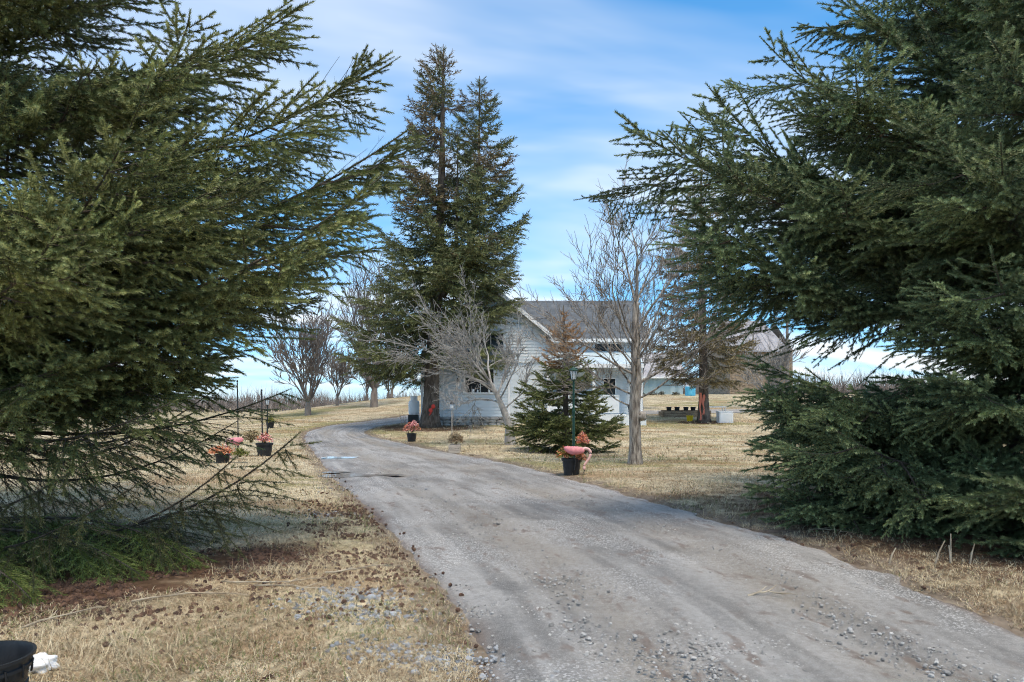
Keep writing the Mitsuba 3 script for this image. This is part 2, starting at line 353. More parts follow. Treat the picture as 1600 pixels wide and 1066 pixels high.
def make_bough(L, seed, droop=0.08, up=0.10, sb=0.11, ss=0.055, nn=18, nl=0.026, nw=0.0034, fol0=0.22, hang=0.25, wide=0.30, sl=0.13,
               dark=(0.022, 0.036, 0.016), light=(0.075, 0.105, 0.045), dead=0.0, sides=3, keep=1.0):
    rng = np.random.default_rng(seed)
    t = np.linspace(0, 1, 16)
    axis = np.stack([L * t, 0.04 * L * np.sin(t * 5 + rng.uniform(0, 6)) * t, L * (-droop * np.sin(np.pi * t * .92) + up * t ** 3)], 1)
    sp = CubicSpline(t, axis)
    wood = MB(); wood.put(*tube(axis, 0.006 + 0.0075 * L * (1 - t) ** 1.2, max(sides + 1, 3)))
    Ps, Ds, Ss, Cs = [], [], [], []
    ts = np.arange(0.10, 0.985, sb / L)
    for tt in ts:
        for side in (-1, 1):
            if rng.random() > keep: continue
            t1 = min(max(tt + rng.uniform(-.4, .4) * sb / L, 0.03), 0.985)
            p0 = sp(t1); tg = unit(sp(t1, 1)); sd = unit(np.cross([0, 0, 1.0], tg)) * side
            env = min(1.0, (1 - t1) * 2.6 + .12) * (0.55 + 0.45 * min(1, t1 / 0.35))
            lb = L * wide * env * rng.uniform(.55, 1.1) + 0.5 * sl
            an = math.radians(rng.uniform(42, 66) - 15 * t1)
            d0 = unit(tg * math.cos(an) + sd * math.sin(an) + np.array([0, 0, rng.uniform(-1, .7) * 0.28 - 0.4 * hang]))
            nb = 6; uu = np.linspace(0, 1, nb)
            br = p0 + d0 * (lb * uu)[:, None] + np.array([0, 0, -hang * 0.45 * lb]) * (uu ** 1.8)[:, None] + (tg * rng.uniform(.05, .40) + np.cross(tg, d0) * rng.normal(0, .16)) * (lb * uu ** 2)[:, None]
            isdead = t1 < fol0 or rng.random() < dead
            wood.put(*tube(br[::2] if sides < 3 else br, 0.0018 + 0.0045 * lb * (1 - uu[::2] if sides < 3 else 1 - uu), 3, cap=False))
            st = 0.15 if not isdead else 0.3
            if isdead:
                for _ in range(int(lb / (3 * ss)) if sides >= 3 else 1):
                    k = rng.uniform(.2, 1) * (nb - 1); pb = br[int(k)]
                    e = unit(d0 + rng.normal(size=3) * .7) * rng.uniform(.3, 1) * sl * 1.4
                    wood.put(*tube([pb, pb + e * .55 + [0, 0, -.01], pb + e], [0.0022, .0018, .0008] if sides >= 3 else [.006, .005, .004], 3, cap=False))
                if rng.random() < 0.6: continue
            us = np.arange(st, 1.0, ss / lb) + rng.uniform(-.2, .2) * ss / lb
            us = us[us < 1]
            if not len(us): us = np.array([0.6])
            bp = np.stack([np.interp(us, uu, br[:, k]) for k in range(3)], 1)
            bt = unit(np.stack([np.interp(us, uu, np.gradient(br[:, k])) for k in range(3)], 1))
            alt = np.where(np.arange(len(us)) % 2, 1.0, -1.0)[:, None]
            lat = unit(np.cross([0, 0, 1.0], bt)) * alt
            a2 = np.radians(rng.uniform(30, 58, (len(us), 1)))
            dd = unit(bt * np.cos(a2) + lat * np.sin(a2) + np.c_[np.zeros((len(us), 2)), rng.normal(0, .22, len(us)) - hang * 0.7 * rng.random(len(us))])
            sz = sl * (1.15 - 0.55 * us) * rng.uniform(.6, 1.15, len(us)) * min(1, 0.5 + lb)
            tone = np.clip(rng.normal(.42, .2) + rng.normal(0, .16, len(us)) + 0.22 * us, 0, 1)[:, None]
            col = np.array(dark) * (1 - tone) + np.array(light) * tone
            Ps += [bp, bp]; Ds += [dd, bt]; Ss += [sz, np.full(len(us), ss * 1.5)]; Cs += [col, col * .85]
            Ps.append(br[-1:]); Ds.append(bt[-1:]); Ss.append(np.array([sl * .9])); Cs.append(col[-1:] * 1.1)
    na = max(int(L * .7 / ss), 3); ta = np.linspace(max(fol0, .3), 1, na)
    Ps.append(sp(ta)); Ds.append(unit(sp(ta, 1))); Ss.append(np.full(na, ss * 1.6)); Cs.append(np.tile(np.array(dark) * .6 + np.array(light) * .4, (na, 1)))
    v, f, c = needles_of(np.vstack(Ps), np.vstack(Ds), np.concatenate(Ss), np.vstack(Cs), nn, nl, nw, rng)
    return (v, f, c), wood.mesh(), axis[-1]


GROUPS = {}


def bushy_bough(L, seed, subs, **kw):
    """a bough with side boughs that leave it at all angles, so that it has depth"""
    (v, f, c), w, tip = make_bough(L, seed, **kw)
    if not subs: return (v, f, c), w, tip
    rng = np.random.default_rng(seed + 9)
    ax = np.stack([np.linspace(0, 1, 16)] * 3, 1) * tip
    N, W = MB().put(v, f, c), MB().put(*w)
    kinds = [make_bough(L * q, seed + 50 + i, **{**kw, 'fol0': .08, 'wide': .46, 'sb': kw['sb'] * .8}) for i, q in enumerate((.25, .18, .30))]
    for k in range(subs):
        (sv, sf, sc), sw, stip = kinds[k % 3]
        u = .24 + .66 * (k + rng.uniform(0, 1)) / subs
        side = 1 if k % 2 else -1
        yaw = side * math.radians(rng.uniform(12, 66)); pit = math.radians(rng.uniform(-20, 14)); roll = rng.uniform(-.9, .9)
        e1 = np.array([math.cos(yaw) * math.cos(pit), math.sin(yaw) * math.cos(pit), math.sin(pit)])
        cr, sr = math.cos(roll), math.sin(roll)
        M = frame(e1) @ np.array([[1, 0, 0], [0, cr, -sr], [0, sr, cr]]) * rng.uniform(.75, 1.1) * (1.2 - .65 * u)
        p0 = kw_axis(L, seed, kw, u)
        N.put(sv @ M.T + p0, sf, sc * rng.uniform(.6, 1.45)); W.put(sw[0] @ M.T + p0, sw[1])
    nv, nf = N.mesh()
    return (nv, nf, N.col()), W.mesh(), tip


def kw_axis(L, seed, kw, u):
    ph = np.random.default_rng(seed).uniform(0, 6)
    return np.array([L * u, .04 * L * math.sin(u * 5 + ph) * u, L * (-kw.get('droop', .08) * math.sin(math.pi * u * .92) + kw.get('up', .1) * u ** 3)])


def bough_group(name, L, seed, subs=0, **kw):
    (v, f, c), w, tip = bushy_bough(L, seed, subs, **kw)
    scene['group_' + name] = {'type': 'shapegroup', 'needles': ply((v, f), 'mat_needles', color=c), 'limb': ply(w, 'mat_limb', 40 if kw.get('sides', 3) >= 3 else False)}
    GROUPS[name] = (tip, len(f) + len(w[1]))
    return name


def frame(e1):
    e1 = unit(e1); y = unit(np.cross([0, 0, 1.0], e1)); return np.stack([e1, y, np.cross(e1, y)], 1)


def put_bough(tree, group, p0, p1, roll=0.0, mirror=False, part='bough', grow=1.0):
    tip = GROUPS[group][0]; d = np.asarray(p1) - np.asarray(p0)
    s = np.linalg.norm(d) / np.linalg.norm(tip)
    c, k = math.cos(roll), math.sin(roll)
    Rr = np.array([[1, 0, 0], [0, c, -k], [0, k, c]])
    M = frame(d) @ Rr @ np.diag([1, -1 if mirror else 1, 1]) @ frame(tip).T * s
    m4 = np.eye(4); m4[:3, :3] = M; m4[:3, 3] = p0
    key = num(f'{tree}__{part}')
    scene[key] = {'type': 'instance', 'shapegroup': {'type': 'ref', 'id': 'group_' + group}, 'to_world': T(m4)}
    return key


def trunk_mesh(pts, rad, n=14, flare=0.0, seed=0, amp=0.07):
    v, f = tube(pts, rad, n)
    k = len(pts)
    ang = np.tile(np.arange(n), k)
    q = np.array(v)
    cen = np.vstack([np.repeat(np.asarray(pts, float), n, 0), pts[:1], pts[-1:]])
    off = q - cen
    nz = meshkit.fbm(np.c_[q[:, :2] * 3.0, q[:, 2] * .9], 3, seed) - .5
    v = cen + off * (1 + amp * 4 * nz)[:, None]
    return v, f


def pick(names, L):
    return min(names, key=lambda g: abs(math.log(np.linalg.norm(GROUPS[g][0]) / L)))


# ---- near left spruce: olive green, see-through inside, bare low limbs
kwL = dict(subs=14, sb=.15, ss=.072, nn=22, nw=.0062, nl=.045, sl=.12, wide=.23, dark=(0.085, 0.106, 0.039), light=(0.29, 0.315, 0.12), hang=0.30, fol0=0.36, dead=0.12)
kwR = dict(subs=15, sb=.15, ss=.072, nn=22, nw=.0064, nl=.046, sl=.12, dark=(0.068, 0.105, 0.052), light=(0.245, 0.30, 0.14), hang=0.28, fol0=0.24)
for k, (L, dr_, up) in enumerate(((5.6, .03, .14), (5.0, .09, .16), (4.3, .06, .08), (3.4, .05, .10), (2.4, .04, .1))):
    bough_group(f'left_bough_{k}', L, 100 + k, droop=dr_, up=up, **kwL)
    bough_group(f'right_bough_{k}', L, 200 + k, droop=dr_ + .01, up=up, wide=.24, **kwR)
bough_group('left_sparse', 4.6, 300, droop=.05, up=.12, dead=.6, fol0=.4, keep=.75, hang=.7, wide=.22, nn=20, nl=.035, nw=.004, **{k: v for k, v in kwL.items() if k in ('dark', 'light')})
bough_group('left_sparse_b', 4.3, 301, droop=.10, up=.22, dead=.5, fol0=.45, keep=.8, hang=.75, wide=.22, nn=20, nl=.035, nw=.004, dark=(.075, .07, .03), light=(.17, .165, .07))
bough_group('left_low', 5.0, 303, droop=.13, up=.24, dead=.15, fol0=.52, keep=.9, hang=.85, wide=.22, sb=.13, ss=.08, nn=22, nl=.04, nw=.0045, sl=.15, dark=(.06, .065, .03), light=(.16, .165, .07))
bough_group('left_skirt', 2.6, 302, droop=-.08, up=-.02, fol0=.05, hang=.55, wide=.22, sl=.2, nl=.05, nn=22, nw=.0032, dark=(.13, .18, .045), light=(.30, .36, .11))
LNAMES = [f'left_bough_{k}' for k in range(5)]; RNAMES = [f'right_bough_{k}' for k in range(5)]


def near_spruce(tree, base, height, rad, prof, elev, names, seed, heroes, zlist, sparse_below, sparse, toward, per=6):
    rng = np.random.default_rng(seed)
    hz = np.linspace(0, height, 24)
    pts = np.c_[np.full(24, base[0]) + .05 * np.sin(hz), np.full(24, base[1]) + .05 * np.cos(hz * .8), hz - .1]
    rr = rad * (1 - hz / height) ** .8 + 0.02 + rad * .5 * np.exp(-hz / .35)
    add(tree + '__trunk', trunk_mesh(pts, rr, 16, seed=seed), 'mat_bark', True)
    for (tx, ty, tz), zb, g in heroes:
        put_bough(tree, g, (base[0], base[1], zb), (tx, ty, tz), rng.uniform(-.3, .3), rng.random() < .5)
    for zt in zlist:
        a0 = rng.uniform(0, 6.28)
        for k in range(per):
            az = a0 + k * 2 * np.pi / per + rng.uniform(-.3, .3)
            z1 = zt + rng.uniform(-.2, .2)
            L = float(np.interp(z1, *prof)) * rng.uniform(.72, .98)
            if math.cos(az) * toward < -.35 and rng.random() < .45: continue     # thinner on the side that faces away from the drive
            e = math.radians(float(np.interp(z1, *elev)) + rng.uniform(-7, 7))
            p1 = np.array([base[0] + L * math.cos(az), base[1] + L * math.sin(az), z1])
            if p1[1] < 2.2: continue
            p0 = np.array([base[0], base[1], max(z1 - L * math.tan(e), .25)])
            p1[2] = max(p1[2], H(p1[0], p1[1]) + .12)
            g = sparse[int(rng.integers(len(sparse)))] if z1 < sparse_below else pick(names[:4] if L > 2.8 else names, L * rng.uniform(.8, 1.2))
            put_bough(tree, g, p0, p1, rng.uniform(-.35, .35), rng.random() < .5)


profL = ([0.3, 1.1, 2.0, 2.9, 3.5, 4.5, 5.1, 5.9, 8.5, 12, 15], [2.8, 3.1, 3.2, 3.5, 4.1, 4.9, 4.6, 3.9, 3.2, 2.0, .5])
elevL = ([0, 1.5, 3, 5, 9, 14], [2, 0, 6, 14, 24, 40])
heroesL = [((-1.11, 7.26, 4.39), 3.02, 'left_bough_0'), ((-1.46, 7.61, 5.27), 3.90, 'left_bough_0'), ((-1.24, 6.81, 3.81), 2.84, 'left_bough_1'), ((-2.04, 7.88, 3.37), 2.49, 'left_bough_1'),
           ((-2.52, 7.08, 2.84), 2.49, 'left_bough_2'), ((-2.39, 7.79, 5.94), 4.43, 'left_bough_2'), ((-2.92, 7.26, 2.13), 2.13, 'left_bough_3'), ((-2.74, 6.37, 2.49), 2.31, 'left_bough_1'),
           ((-2.08, 6.68, 1.26), 1.02, 'left_low'), ((-2.57, 6.46, 1.07), 0.98, 'left_low'), ((-3.19, 5.93, 0.89), 1.07, 'left_low'),
           ((-2.57, 7.96, 1.73), 1.51, 'left_sparse'), ((-3.01, 6.20, 1.60), 1.51, 'left_sparse'), ((-2.83, 5.49, 4.08), 3.02, 'left_bough_1'), ((-3.19, 4.96, 2.84), 2.49, 'left_bough_2'), ((-2.30, 5.93, 3.55), 2.84, 'left_bough_0'),
           ((-3.2, 7.6, 1.75), 1.6, 'left_low'), ((-3.0, 6.6, 1.5), 1.45, 'left_sparse'), ((-3.4, 6.0, 1.25), 1.3, 'left_low'), ((-3.9, 5.6, 1.65), 1.6, 'left_sparse'), ((-3.3, 8.3, 1.35), 1.3, 'left_sparse_b'),
           ((-3.1, 7.0, 1.95), 1.8, 'left_bough_3'), ((-3.7, 5.9, 1.95), 1.9, 'left_bough_3')]
near_spruce('left_spruce', LT, 15.5, .34, profL, elevL, LNAMES, 41, heroesL, np.r_[[1.3], np.arange(1.9, 7.0, .56), np.arange(8.0, 14.6, 1.0)], 1.75, ['left_sparse', 'left_sparse_b'], 1)
USED.pop('left_spruce', None)
for p0, p1 in (((-5.2, 7.15, .42), (-3.0, 6.65, .10)), ((-5.0, 6.9, .40), (-3.6, 6.35, .08)), ((-5.9, 6.2, .38), (-3.72, 5.45, .08)), ((-6.0, 5.9, .35), (-3.95, 5.1, .06)), ((-5.6, 6.6, .40), (-3.3, 6.25, .08))):
    k = put_bough('left_spruce', 'left_skirt', p0, p1, 0, part='bough')
    lab(k, 'bright green low bough resting on the brown cone litter')
lab('left_spruce', 'large olive green spruce at the left edge with bare lowest limbs reaching toward the driveway', 'spruce tree')

profR = ([0.1, .35, 1.1, 2.2, 3.3, 4.1, 5.15, 5.6, 6.3, 7, 10, 13, 16], [3.6, 3.9, 4.2, 4.2, 4.5, 4.9, 5.1, 4.5, 3.4, 2.9, 2.3, 1.5, .4])
elevR = ([0, 1.5, 3, 5, 9, 14], [-6, -3, 4, 14, 24, 40])
heroesR = [((1.5, 8.9, 5.05), 3.6, 'right_bough_0'), ((2.55, 9.0, 5.6), 4.0, 'right_bough_1'), ((2.2, 8.8, 4.15), 3.2, 'right_bough_1'), ((2.45, 9.3, 3.95), 3.3, 'right_bough_1'),
           ((4.1, 8.9, 6.75), 5.2, 'right_bough_3'), ((3.1, 8.6, 6.0), 4.6, 'right_bough_1'), ((3.1, 9.0, 2.2), 2.1, 'right_bough_1'), ((3.2, 9.2, 1.6), 1.6, 'right_bough_2'), ((3.1, 8.9, 1.1), 1.3, 'right_bough_2'),
           ((3.1, 9.0, .55), 1.0, 'right_bough_2'), ((3.5, 8.4, .35), .9, 'right_bough_2'), ((4.3, 7.0, 1.9), 1.9, 'right_bough_2'), ((4.5, 6.6, 3.0), 2.6, 'right_bough_1'), ((4.25, 7.1, 2.65), 2.5, 'right_bough_2'), ((4.9, 7.0, 2.45), 2.3, 'right_bough_2'), ((5.3, 6.6, 3.3), 2.9, 'right_bough_2'), ((5.4, 6.7, 2.1), 2.2, 'right_bough_2'), ((5.9, 6.3, 2.75), 2.5, 'right_bough_2'), ((5.1, 6.8, 2.95), 2.7, 'right_bough_2'), ((6.3, 6.0, 2.1), 2.1, 'right_bough_2'), ((4.2, 6.9, 4.2), 3.4, 'right_bough_0'), ((4.6, 6.4, .9), 1.2, 'right_bough_2'), ((3.4, 7.7, 1.4), 1.5, 'right_bough_1'), ((3.4, 8.0, 1.95), 1.9, 'right_bough_1')]
near_spruce('right_spruce', RT, 16.5, .36, profR, elevR, RNAMES, 77, heroesR, np.r_[np.arange(.35, 2.1, .36), np.arange(4.0, 8.2, .50), np.arange(8.6, 15.6, 1.0)], -1, ['left_sparse'], -1, 7)
lab('right_spruce', 'large dense dark green spruce at the right edge sweeping down to the ground', 'spruce tree')

# ---- mid distance spruces
far = dict(sb=.24, ss=.13, nn=4, nl=.17, nw=.024, sides=2, sl=.26, fol0=.2, hang=.3)
GREEN = dict(dark=(.045, .056, .02), light=(.175, .19, .068)); BROWN = dict(dark=(.075, .055, .030), light=(.20, .155, .080))
OLIVE = dict(dark=(.09, .072, .036), light=(.26, .215, .115)); DEAD = dict(dark=(.24, .125, .055), light=(.50, .30, .14))
for k, L in enumerate((4.2, 3.0, 1.9, 1.1)):
    bough_group(f'mid_green_{k}', L, 400 + k, droop=.10, up=.16, wide=.29, keep=.95, **far, **GREEN)
    bough_group(f'mid_brown_{k}', L, 420 + k, droop=.08, up=.18, wide=.34, keep=.95, **far, **BROWN)
    bough_group(f'mid_olive_{k}', L, 440 + k, droop=.14, up=.08, wide=.30, keep=.75, **far, **OLIVE)
sm = dict(sb=.15, ss=.075, nn=7, nl=.075, nw=.015, sides=2, sl=.16, fol0=.12, hang=.15)
for k, L in enumerate((1.9, 1.2, .6)):
    bough_group(f'small_green_{k}', L, 460 + k, droop=.06, up=.22, wide=.34, **sm, dark=(.045, .062, .018), light=(.19, .21, .066))
    bough_group(f'small_dead_{k}', L, 480 + k, droop=.06, up=.18, wide=.34, keep=.6, **sm, **DEAD)


def leader(tree, part, pts, rad, prof, names_of, z0, z1, dz, per, seed, elev, azlim=None):
    rng = np.random.default_rng(seed); pts = np.asarray(pts, float)
    t = np.linspace(0, 1, 30); k = np.linspace(0, 1, len(pts))
    ax = PchipInterpolator(k, pts)(t)
    rr = rad * (1 - t) ** .85 + .015
    if part == 'trunk': rr = rr + rad * .55 * np.exp(-(ax[:, 2] - ax[0, 2]) / .5)
    add(f'{tree}__{part}', trunk_mesh(ax, rr, 12, seed=seed), 'mat_bark', True)
    z = z0
    while z < z1:
        a0 = rng.uniform(0, 6.28)
        c = np.array([np.interp(z, ax[:, 2], ax[:, kk]) for kk in (0, 1)])
        for q in range(per):
            az = a0 + q * 2 * np.pi / per + rng.uniform(-.35, .35)
            if azlim and not azlim(az, z): continue
            L = float(np.interp(z, *prof)) * rng.uniform(.7, 1.05)
            e = math.radians(float(np.interp(z, *elev)) + rng.uniform(-8, 8))
            zz = z + rng.uniform(-.5, .5) * dz
            zb = zz - L * math.tan(e)
            cb = np.array([np.interp(zb, ax[:, 2], ax[:, kk]) for kk in (0, 1)])
            put_bough(tree, pick(names_of(zz, rng), L), (cb[0], cb[1], max(zb, ax[0, 2] + .2)), (c[0] + L * math.cos(az), c[1] + L * math.sin(az), zz), rng.uniform(-.3, .3), rng.random() < .5)
        z += dz * rng.uniform(.8, 1.2)


def big_names(z, rng): return [f"mid_{'brown' if rng.random() < np.clip((z - 9.5) / 10, 0.02, .6) else 'green'}_{k}" for k in range(4)]


gb = float(H(-4, 34.3))
el = ([0, 5, 10, 19], [-10, -4, 8, 32])
leader('tall_spruce', 'trunk', [(-4.0, 34.3, gb - .1), (-3.85, 34.3, 4), (-3.55, 34.3, 9), (-3.4, 34.3, 14), (-3.35, 34.3, 19.1)], .40,
       ([2.4, 3.4, 4.5, 6, 8.7, 10.5, 11.8, 15, 17.3, 18.6, 19.2], [3.6, 4.7, 4.8, 4.2, 3.4, 2.6, 2.1, 1.7, 1.3, .8, .35]), big_names, 2.9, 18.9, .47, 6, 7, el,
       lambda az, z: not (z < 5.2 and math.cos(az) > -.25 and (int(z * 10) % 3)) and not (z > 10 and math.cos(az) > .3 and int(z * 17) % 4) and int(z * 31 + az * 7) % 7 > 0)
leader('tall_spruce', 'second_leader', [(-3.5, 34.3, 7.2), (-2.6, 34.2, 8.0), (-1.85, 34.2, 10), (-1.62, 34.2, 13), (-1.58, 34.2, 17.5)], .20,
       ([7, 8.7, 10, 11.8, 13.5, 15, 16.5, 17.5], [3.5, 3.4, 2.8, 2.1, 1.7, 1.15, .8, .3]), big_names, 7.6, 17.4, .44, 5, 8, el, lambda az, z: math.cos(az) > -.55 or z > 14)
leader('tall_spruce', 'third_leader', [(-3.4, 34.2, 6.8), (-2.75, 34.0, 8.2), (-2.65, 34.0, 11), (-2.62, 34.0, 14.9)], .14,
       ([7, 9, 12, 14, 15], [1.8, 1.5, 1.0, .6, .2]), big_names, 8.4, 14.8, .55, 5, 9, el)
lab('tall_spruce', 'tall three-topped spruce with brownish tips standing by the house', 'spruce tree')
bb = float(H(10.25, 37.6))
leader('brown_spruce', 'trunk', [(10.25, 37.6, bb - .1), (10.2, 37.6, 5), (10.1, 37.6, 10), (10.1, 37.6, 15.2)], .27,
       ([2.6, 3.5, 6, 9, 12, 15.2], [1.9, 2.6, 2.6, 2.1, 1.3, .2]), lambda z, rng: [f'mid_olive_{k}' for k in range(4)], 2.9, 14.9, .52, 5, 17, ([0, 5, 10, 19], [-16, -10, 4, 30]))
lab('brown_spruce', 'thin brownish spruce right of the house behind the bare maple', 'spruce tree')
sb_ = float(H(1.75, 22.67))
leader('small_spruce', 'trunk', [(1.75, 22.67, sb_ - .05), (1.72, 22.67, 2), (1.66, 22.67, 4.75)], .11,
       ([.3, .55, 1.2, 2.2, 3.1, 4, 4.7], [1.4, 1.9, 1.65, 1.2, .75, .5, .1]), lambda z, rng: [f"small_{'dead' if z > 3.05 + rng.uniform(-.3, .3) else 'green'}_{k}" for k in range(3)], .45, 4.65, .27, 7, 27, ([0, 1, 3, 5], [-4, 2, 14, 35]), lambda az, z: int(z * 23 + az * 5) % 11 > 0)
lab('small_spruce', 'small green spruce with a dead orange-brown top standing on the lawn', 'spruce tree')


# ------------------------------------------------------------------ bare trees
def grow(p, d, length, rad, level, rng, out, spread, trop, ratio=.72, kids=(2, 4), wob=.10, twig_r=.004):
    n = max(4, int(length / .25)) if level > 1 else 4
    n = min(n, 9)
    pts, dirs = [p], [d]
    for i in range(n):
        d = unit(d + rng.normal(0, wob, 3) + np.array([0, 0, trop]))
        p = p + d * length / n
        pts.append(p); dirs.append(d)
    rr = rad * np.linspace(1, .55, n + 1) if level > 0 else np.linspace(rad, twig_r * .5, n + 1)
    out.append((np.array(pts), np.maximum(rr, twig_r * .6), level))
    if level == 0: return
    for k in range(int(rng.integers(kids[0], kids[1] + 1)) + (level > 1)):
        u = rng.uniform(.3, .98) if k else 1.0
        i = min(int(u * n), n)
        dd = dirs[i]
        side = unit(np.cross(dd, rng.normal(size=3)))
        a = math.radians(rng.uniform(.55, 1.25) * spread) if k else math.radians(rng.uniform(5, 18))
        grow(pts[i], unit(dd * math.cos(a) + side * math.sin(a)), length * ratio * rng.uniform(.7, 1.15) * (1 - .25 * u * (k > 0)), max(rr[i] * (.72 if k == 0 else rng.uniform(.42, .65)), twig_r), level - 1, rng, out, spread, trop, ratio, kids, wob, twig_r)


def limbs_mesh(out):
    m = MB()
    for pts, r, lv in out:
        m.put(*tube(pts, r, 7 if r[0] > .05 else (5 if r[0] > .02 else 3), cap=False))
    return m.mesh()


def bare_tree(key, trunk_pts, trunk_r, limbs, mat, seed, level=4, spread=38, trop=.06, ratio=.72, kids=(2, 3), wob=.1, twig_r=.005):
    rng = np.random.default_rng(seed)
    key = num(key)
    tp = np.asarray(trunk_pts, float)
    t = np.linspace(0, 1, 22); ax = PchipInterpolator(np.linspace(0, 1, len(tp)), tp)(t)
    rr = np.interp(t, np.linspace(0, 1, len(trunk_r)), trunk_r)
    scene[key + '__trunk'] = ply(trunk_mesh(ax, rr, 12, seed=seed, amp=.03), mat, True)
    for (u, d, L, r) in limbs:
        out = []
        p = np.array([np.interp(u, t, ax[:, k]) for k in range(3)])
        grow(p, unit(np.array(d, float)), L, r, level, rng, out, spread, trop, ratio, kids, wob, twig_r)
        scene[num(key + '__limb')] = ply(limbs_mesh(out), mat, True)
    return key


mx, my, mz = 3.18, 18.15, float(H(3.18, 18.15))
k = bare_tree('bare_maple', [(mx, my, mz - .05), (mx, my, 0.468), (mx - .02, my, 1.4), (mx + .03, my, 2.2), (mx, my, 3.4), (mx + .02, my, 4.2)], [.22, .155, .145, .14, .10, .07],
              [(.64, (-.9, .5, .8), 1.9, .030), (.70, (.9, .3, .9), 2.0, .030), (.74, (-.7, -.6, .8), 1.8, .028), (.68, (.6, -.7, .9), 1.9, .028), (1, (.10, .1, 1), 1.75, 0.043), (.98, (-.25, .2, 1), 1.6, 0.035), (.72, (-.45, .3, 0.702), 2.1, 0.035), (.80, (.40, -.3, 0.702), 2.1, 0.035), (.55, (-.75, .1, 0.585), 2.0, 0.027), (.9, (.3, .3, 1), 1.7, 0.033), (.62, (-.85, -.3, 0.429), 1.8, 0.035),
               (.57, (.9, .2, 0.484), 1.9, 0.039), (.50, (-1, .3, 0.218), 1.8, 0.027), (.47, (1, -.4, 0.296), 1.8, 0.031), (.66, (.2, 1, 0.390), 1.6, 0.031), (.60, (-.1, -1, 0.429), 1.5, 0.031), (.42, (-1, .1, 0.312), 1.3, 0.023)],
              'mat_bark_maple', 3, level=4, spread=34, trop=.06, ratio=.69, kids=(3, 3), wob=.10, twig_r=.0075)
lab(k, 'bare grey-brown maple with a straight trunk on the lawn right of the driveway', 'bare tree')
m = trimesh.creation.icosphere(2, .13); m.vertices *= 1 + .5 * (meshkit.noise(m.vertices * 9, 3)[:, None] - .5); m.apply_translation((mx + .16, my - .05, 1.25))
add(k + '__burl', (m.vertices, m.faces), 'mat_bark_maple', True)
ax_, ay_ = -.07, 25.6; az_ = float(H(ax_, ay_))
k = bare_tree('bare_apple_tree', [(ax_, ay_, az_ - .05), (ax_ - .03, ay_, .7), (ax_ - .3, ay_, 1.5), (ax_ - .75, ay_, 2.4)], [.24, .15, .11, .07],
              [(1, (-.75, -.2, .8), 1.9, .045), (.95, (-.3, .4, 1), 1.9, .045), (.85, (-1, -.4, .35), 2.0, .04), (.8, (.5, .2, 1), 1.7, .04), (.7, (-1, .5, .5), 2.1, .04), (.9, (-.9, -.1, .6), 2.1, .042),
               (.75, (.35, -.5, .9), 1.6, .035), (.6, (.8, .1, .8), 1.5, .035), (.97, (-.5, -.6, .7), 1.9, .038), (.92, (-1, .3, .95), 2.0, .036)], 'mat_bark_pale', 12, level=4, spread=34, trop=.01, ratio=.68, kids=(3, 4), wob=.12, twig_r=.0085)
lab(k, 'leaning bare tree with pale tangled twigs in front of the white house', 'bare tree')


def vase_tree(name, x, y, h, seed, nl, mat, label, group=None, spread=30, lean=.38, level=4, tw=.022, r=.2):
    rng = np.random.default_rng(seed); z = float(H(x, y))
    limbs = [(rng.uniform(.75, 1), (lean * math.cos(a) * rng.uniform(.4, 1.3), lean * math.sin(a), 1), h * .36 * rng.uniform(.8, 1.15), r * .30) for a in rng.uniform(0, 6.28, nl + 5)]
    k = bare_tree(name, [(x, y, z - .2), (x, y, z + h * .06), (x + .05, y, z + h * .12)], [r * 1.25, r, r * .7], limbs, mat, seed, level, spread, .05, .72, (2, 3), .09, tw)
    lab(k, label, 'bare tree', group)


vase_tree('bare_field_tree', -12.9, 44.5, 7.4, 21, 8, 'mat_bark_far', 'wide many-stemmed bare tree on the grassy rise left of the driveway', lean=.62, r=.19)
vase_tree('bare_field_tree', -13.4, 54, 5.6, 22, 4, 'mat_bark_far', 'slim bare tree just right of the many-stemmed one on the rise', r=.12)
vase_tree('bare_field_tree', -12.4, 60, 5.2, 23, 4, 'mat_bark_far', 'low bare tree on the rise, third to the right of the many-stemmed one', r=.13)
vase_tree('bare_field_tree', -11.6, 66, 5.4, 24, 3, 'mat_bark_far', 'leaning thin bare tree on the crest left of the tall spruce', r=.13, lean=.5)
vase_tree('bare_field_tree', -10.6, 62, 6.0, 25, 4, 'mat_bark_far', 'bare tree on the crest just left of the white gas tank', r=.14)
vase_tree('bare_yard_tree', -9.6, 49, 11.5, 26, 6, 'mat_bark_far', 'bare tree behind the tall spruce with crooked branches showing to its left', r=.25, lean=.55)
vase_tree('bare_yard_tree', 8.4, 46, 8.6, 27, 4, 'mat_bark_pale', 'pale bare tree at the right end of the house behind the maple', r=.17, lean=.25)
vase_tree('bare_yard_tree', 17.0, 47, 5.5, 28, 6, 'mat_bark_pale', 'low pale bare shrub tree right of the brown spruce', r=.14, lean=.7)
# thin pale sapling in the left field
k = bare_tree('sapling', [(-13.56, 24.7, .0), (-13.5, 24.7, .8), (-13.6, 24.7, 1.5), (-13.45, 24.7, 2.4)], [.06, .05, .04, .02], [(.7, (.5, .2, 1), .8, .015), (.85, (-.5, 0, 1), .6, .012)], 'mat_bark_pale', 5, level=2, twig_r=.006)
lab(k, 'thin pale sapling stem standing in the left field behind the spruce limbs', 'sapling')

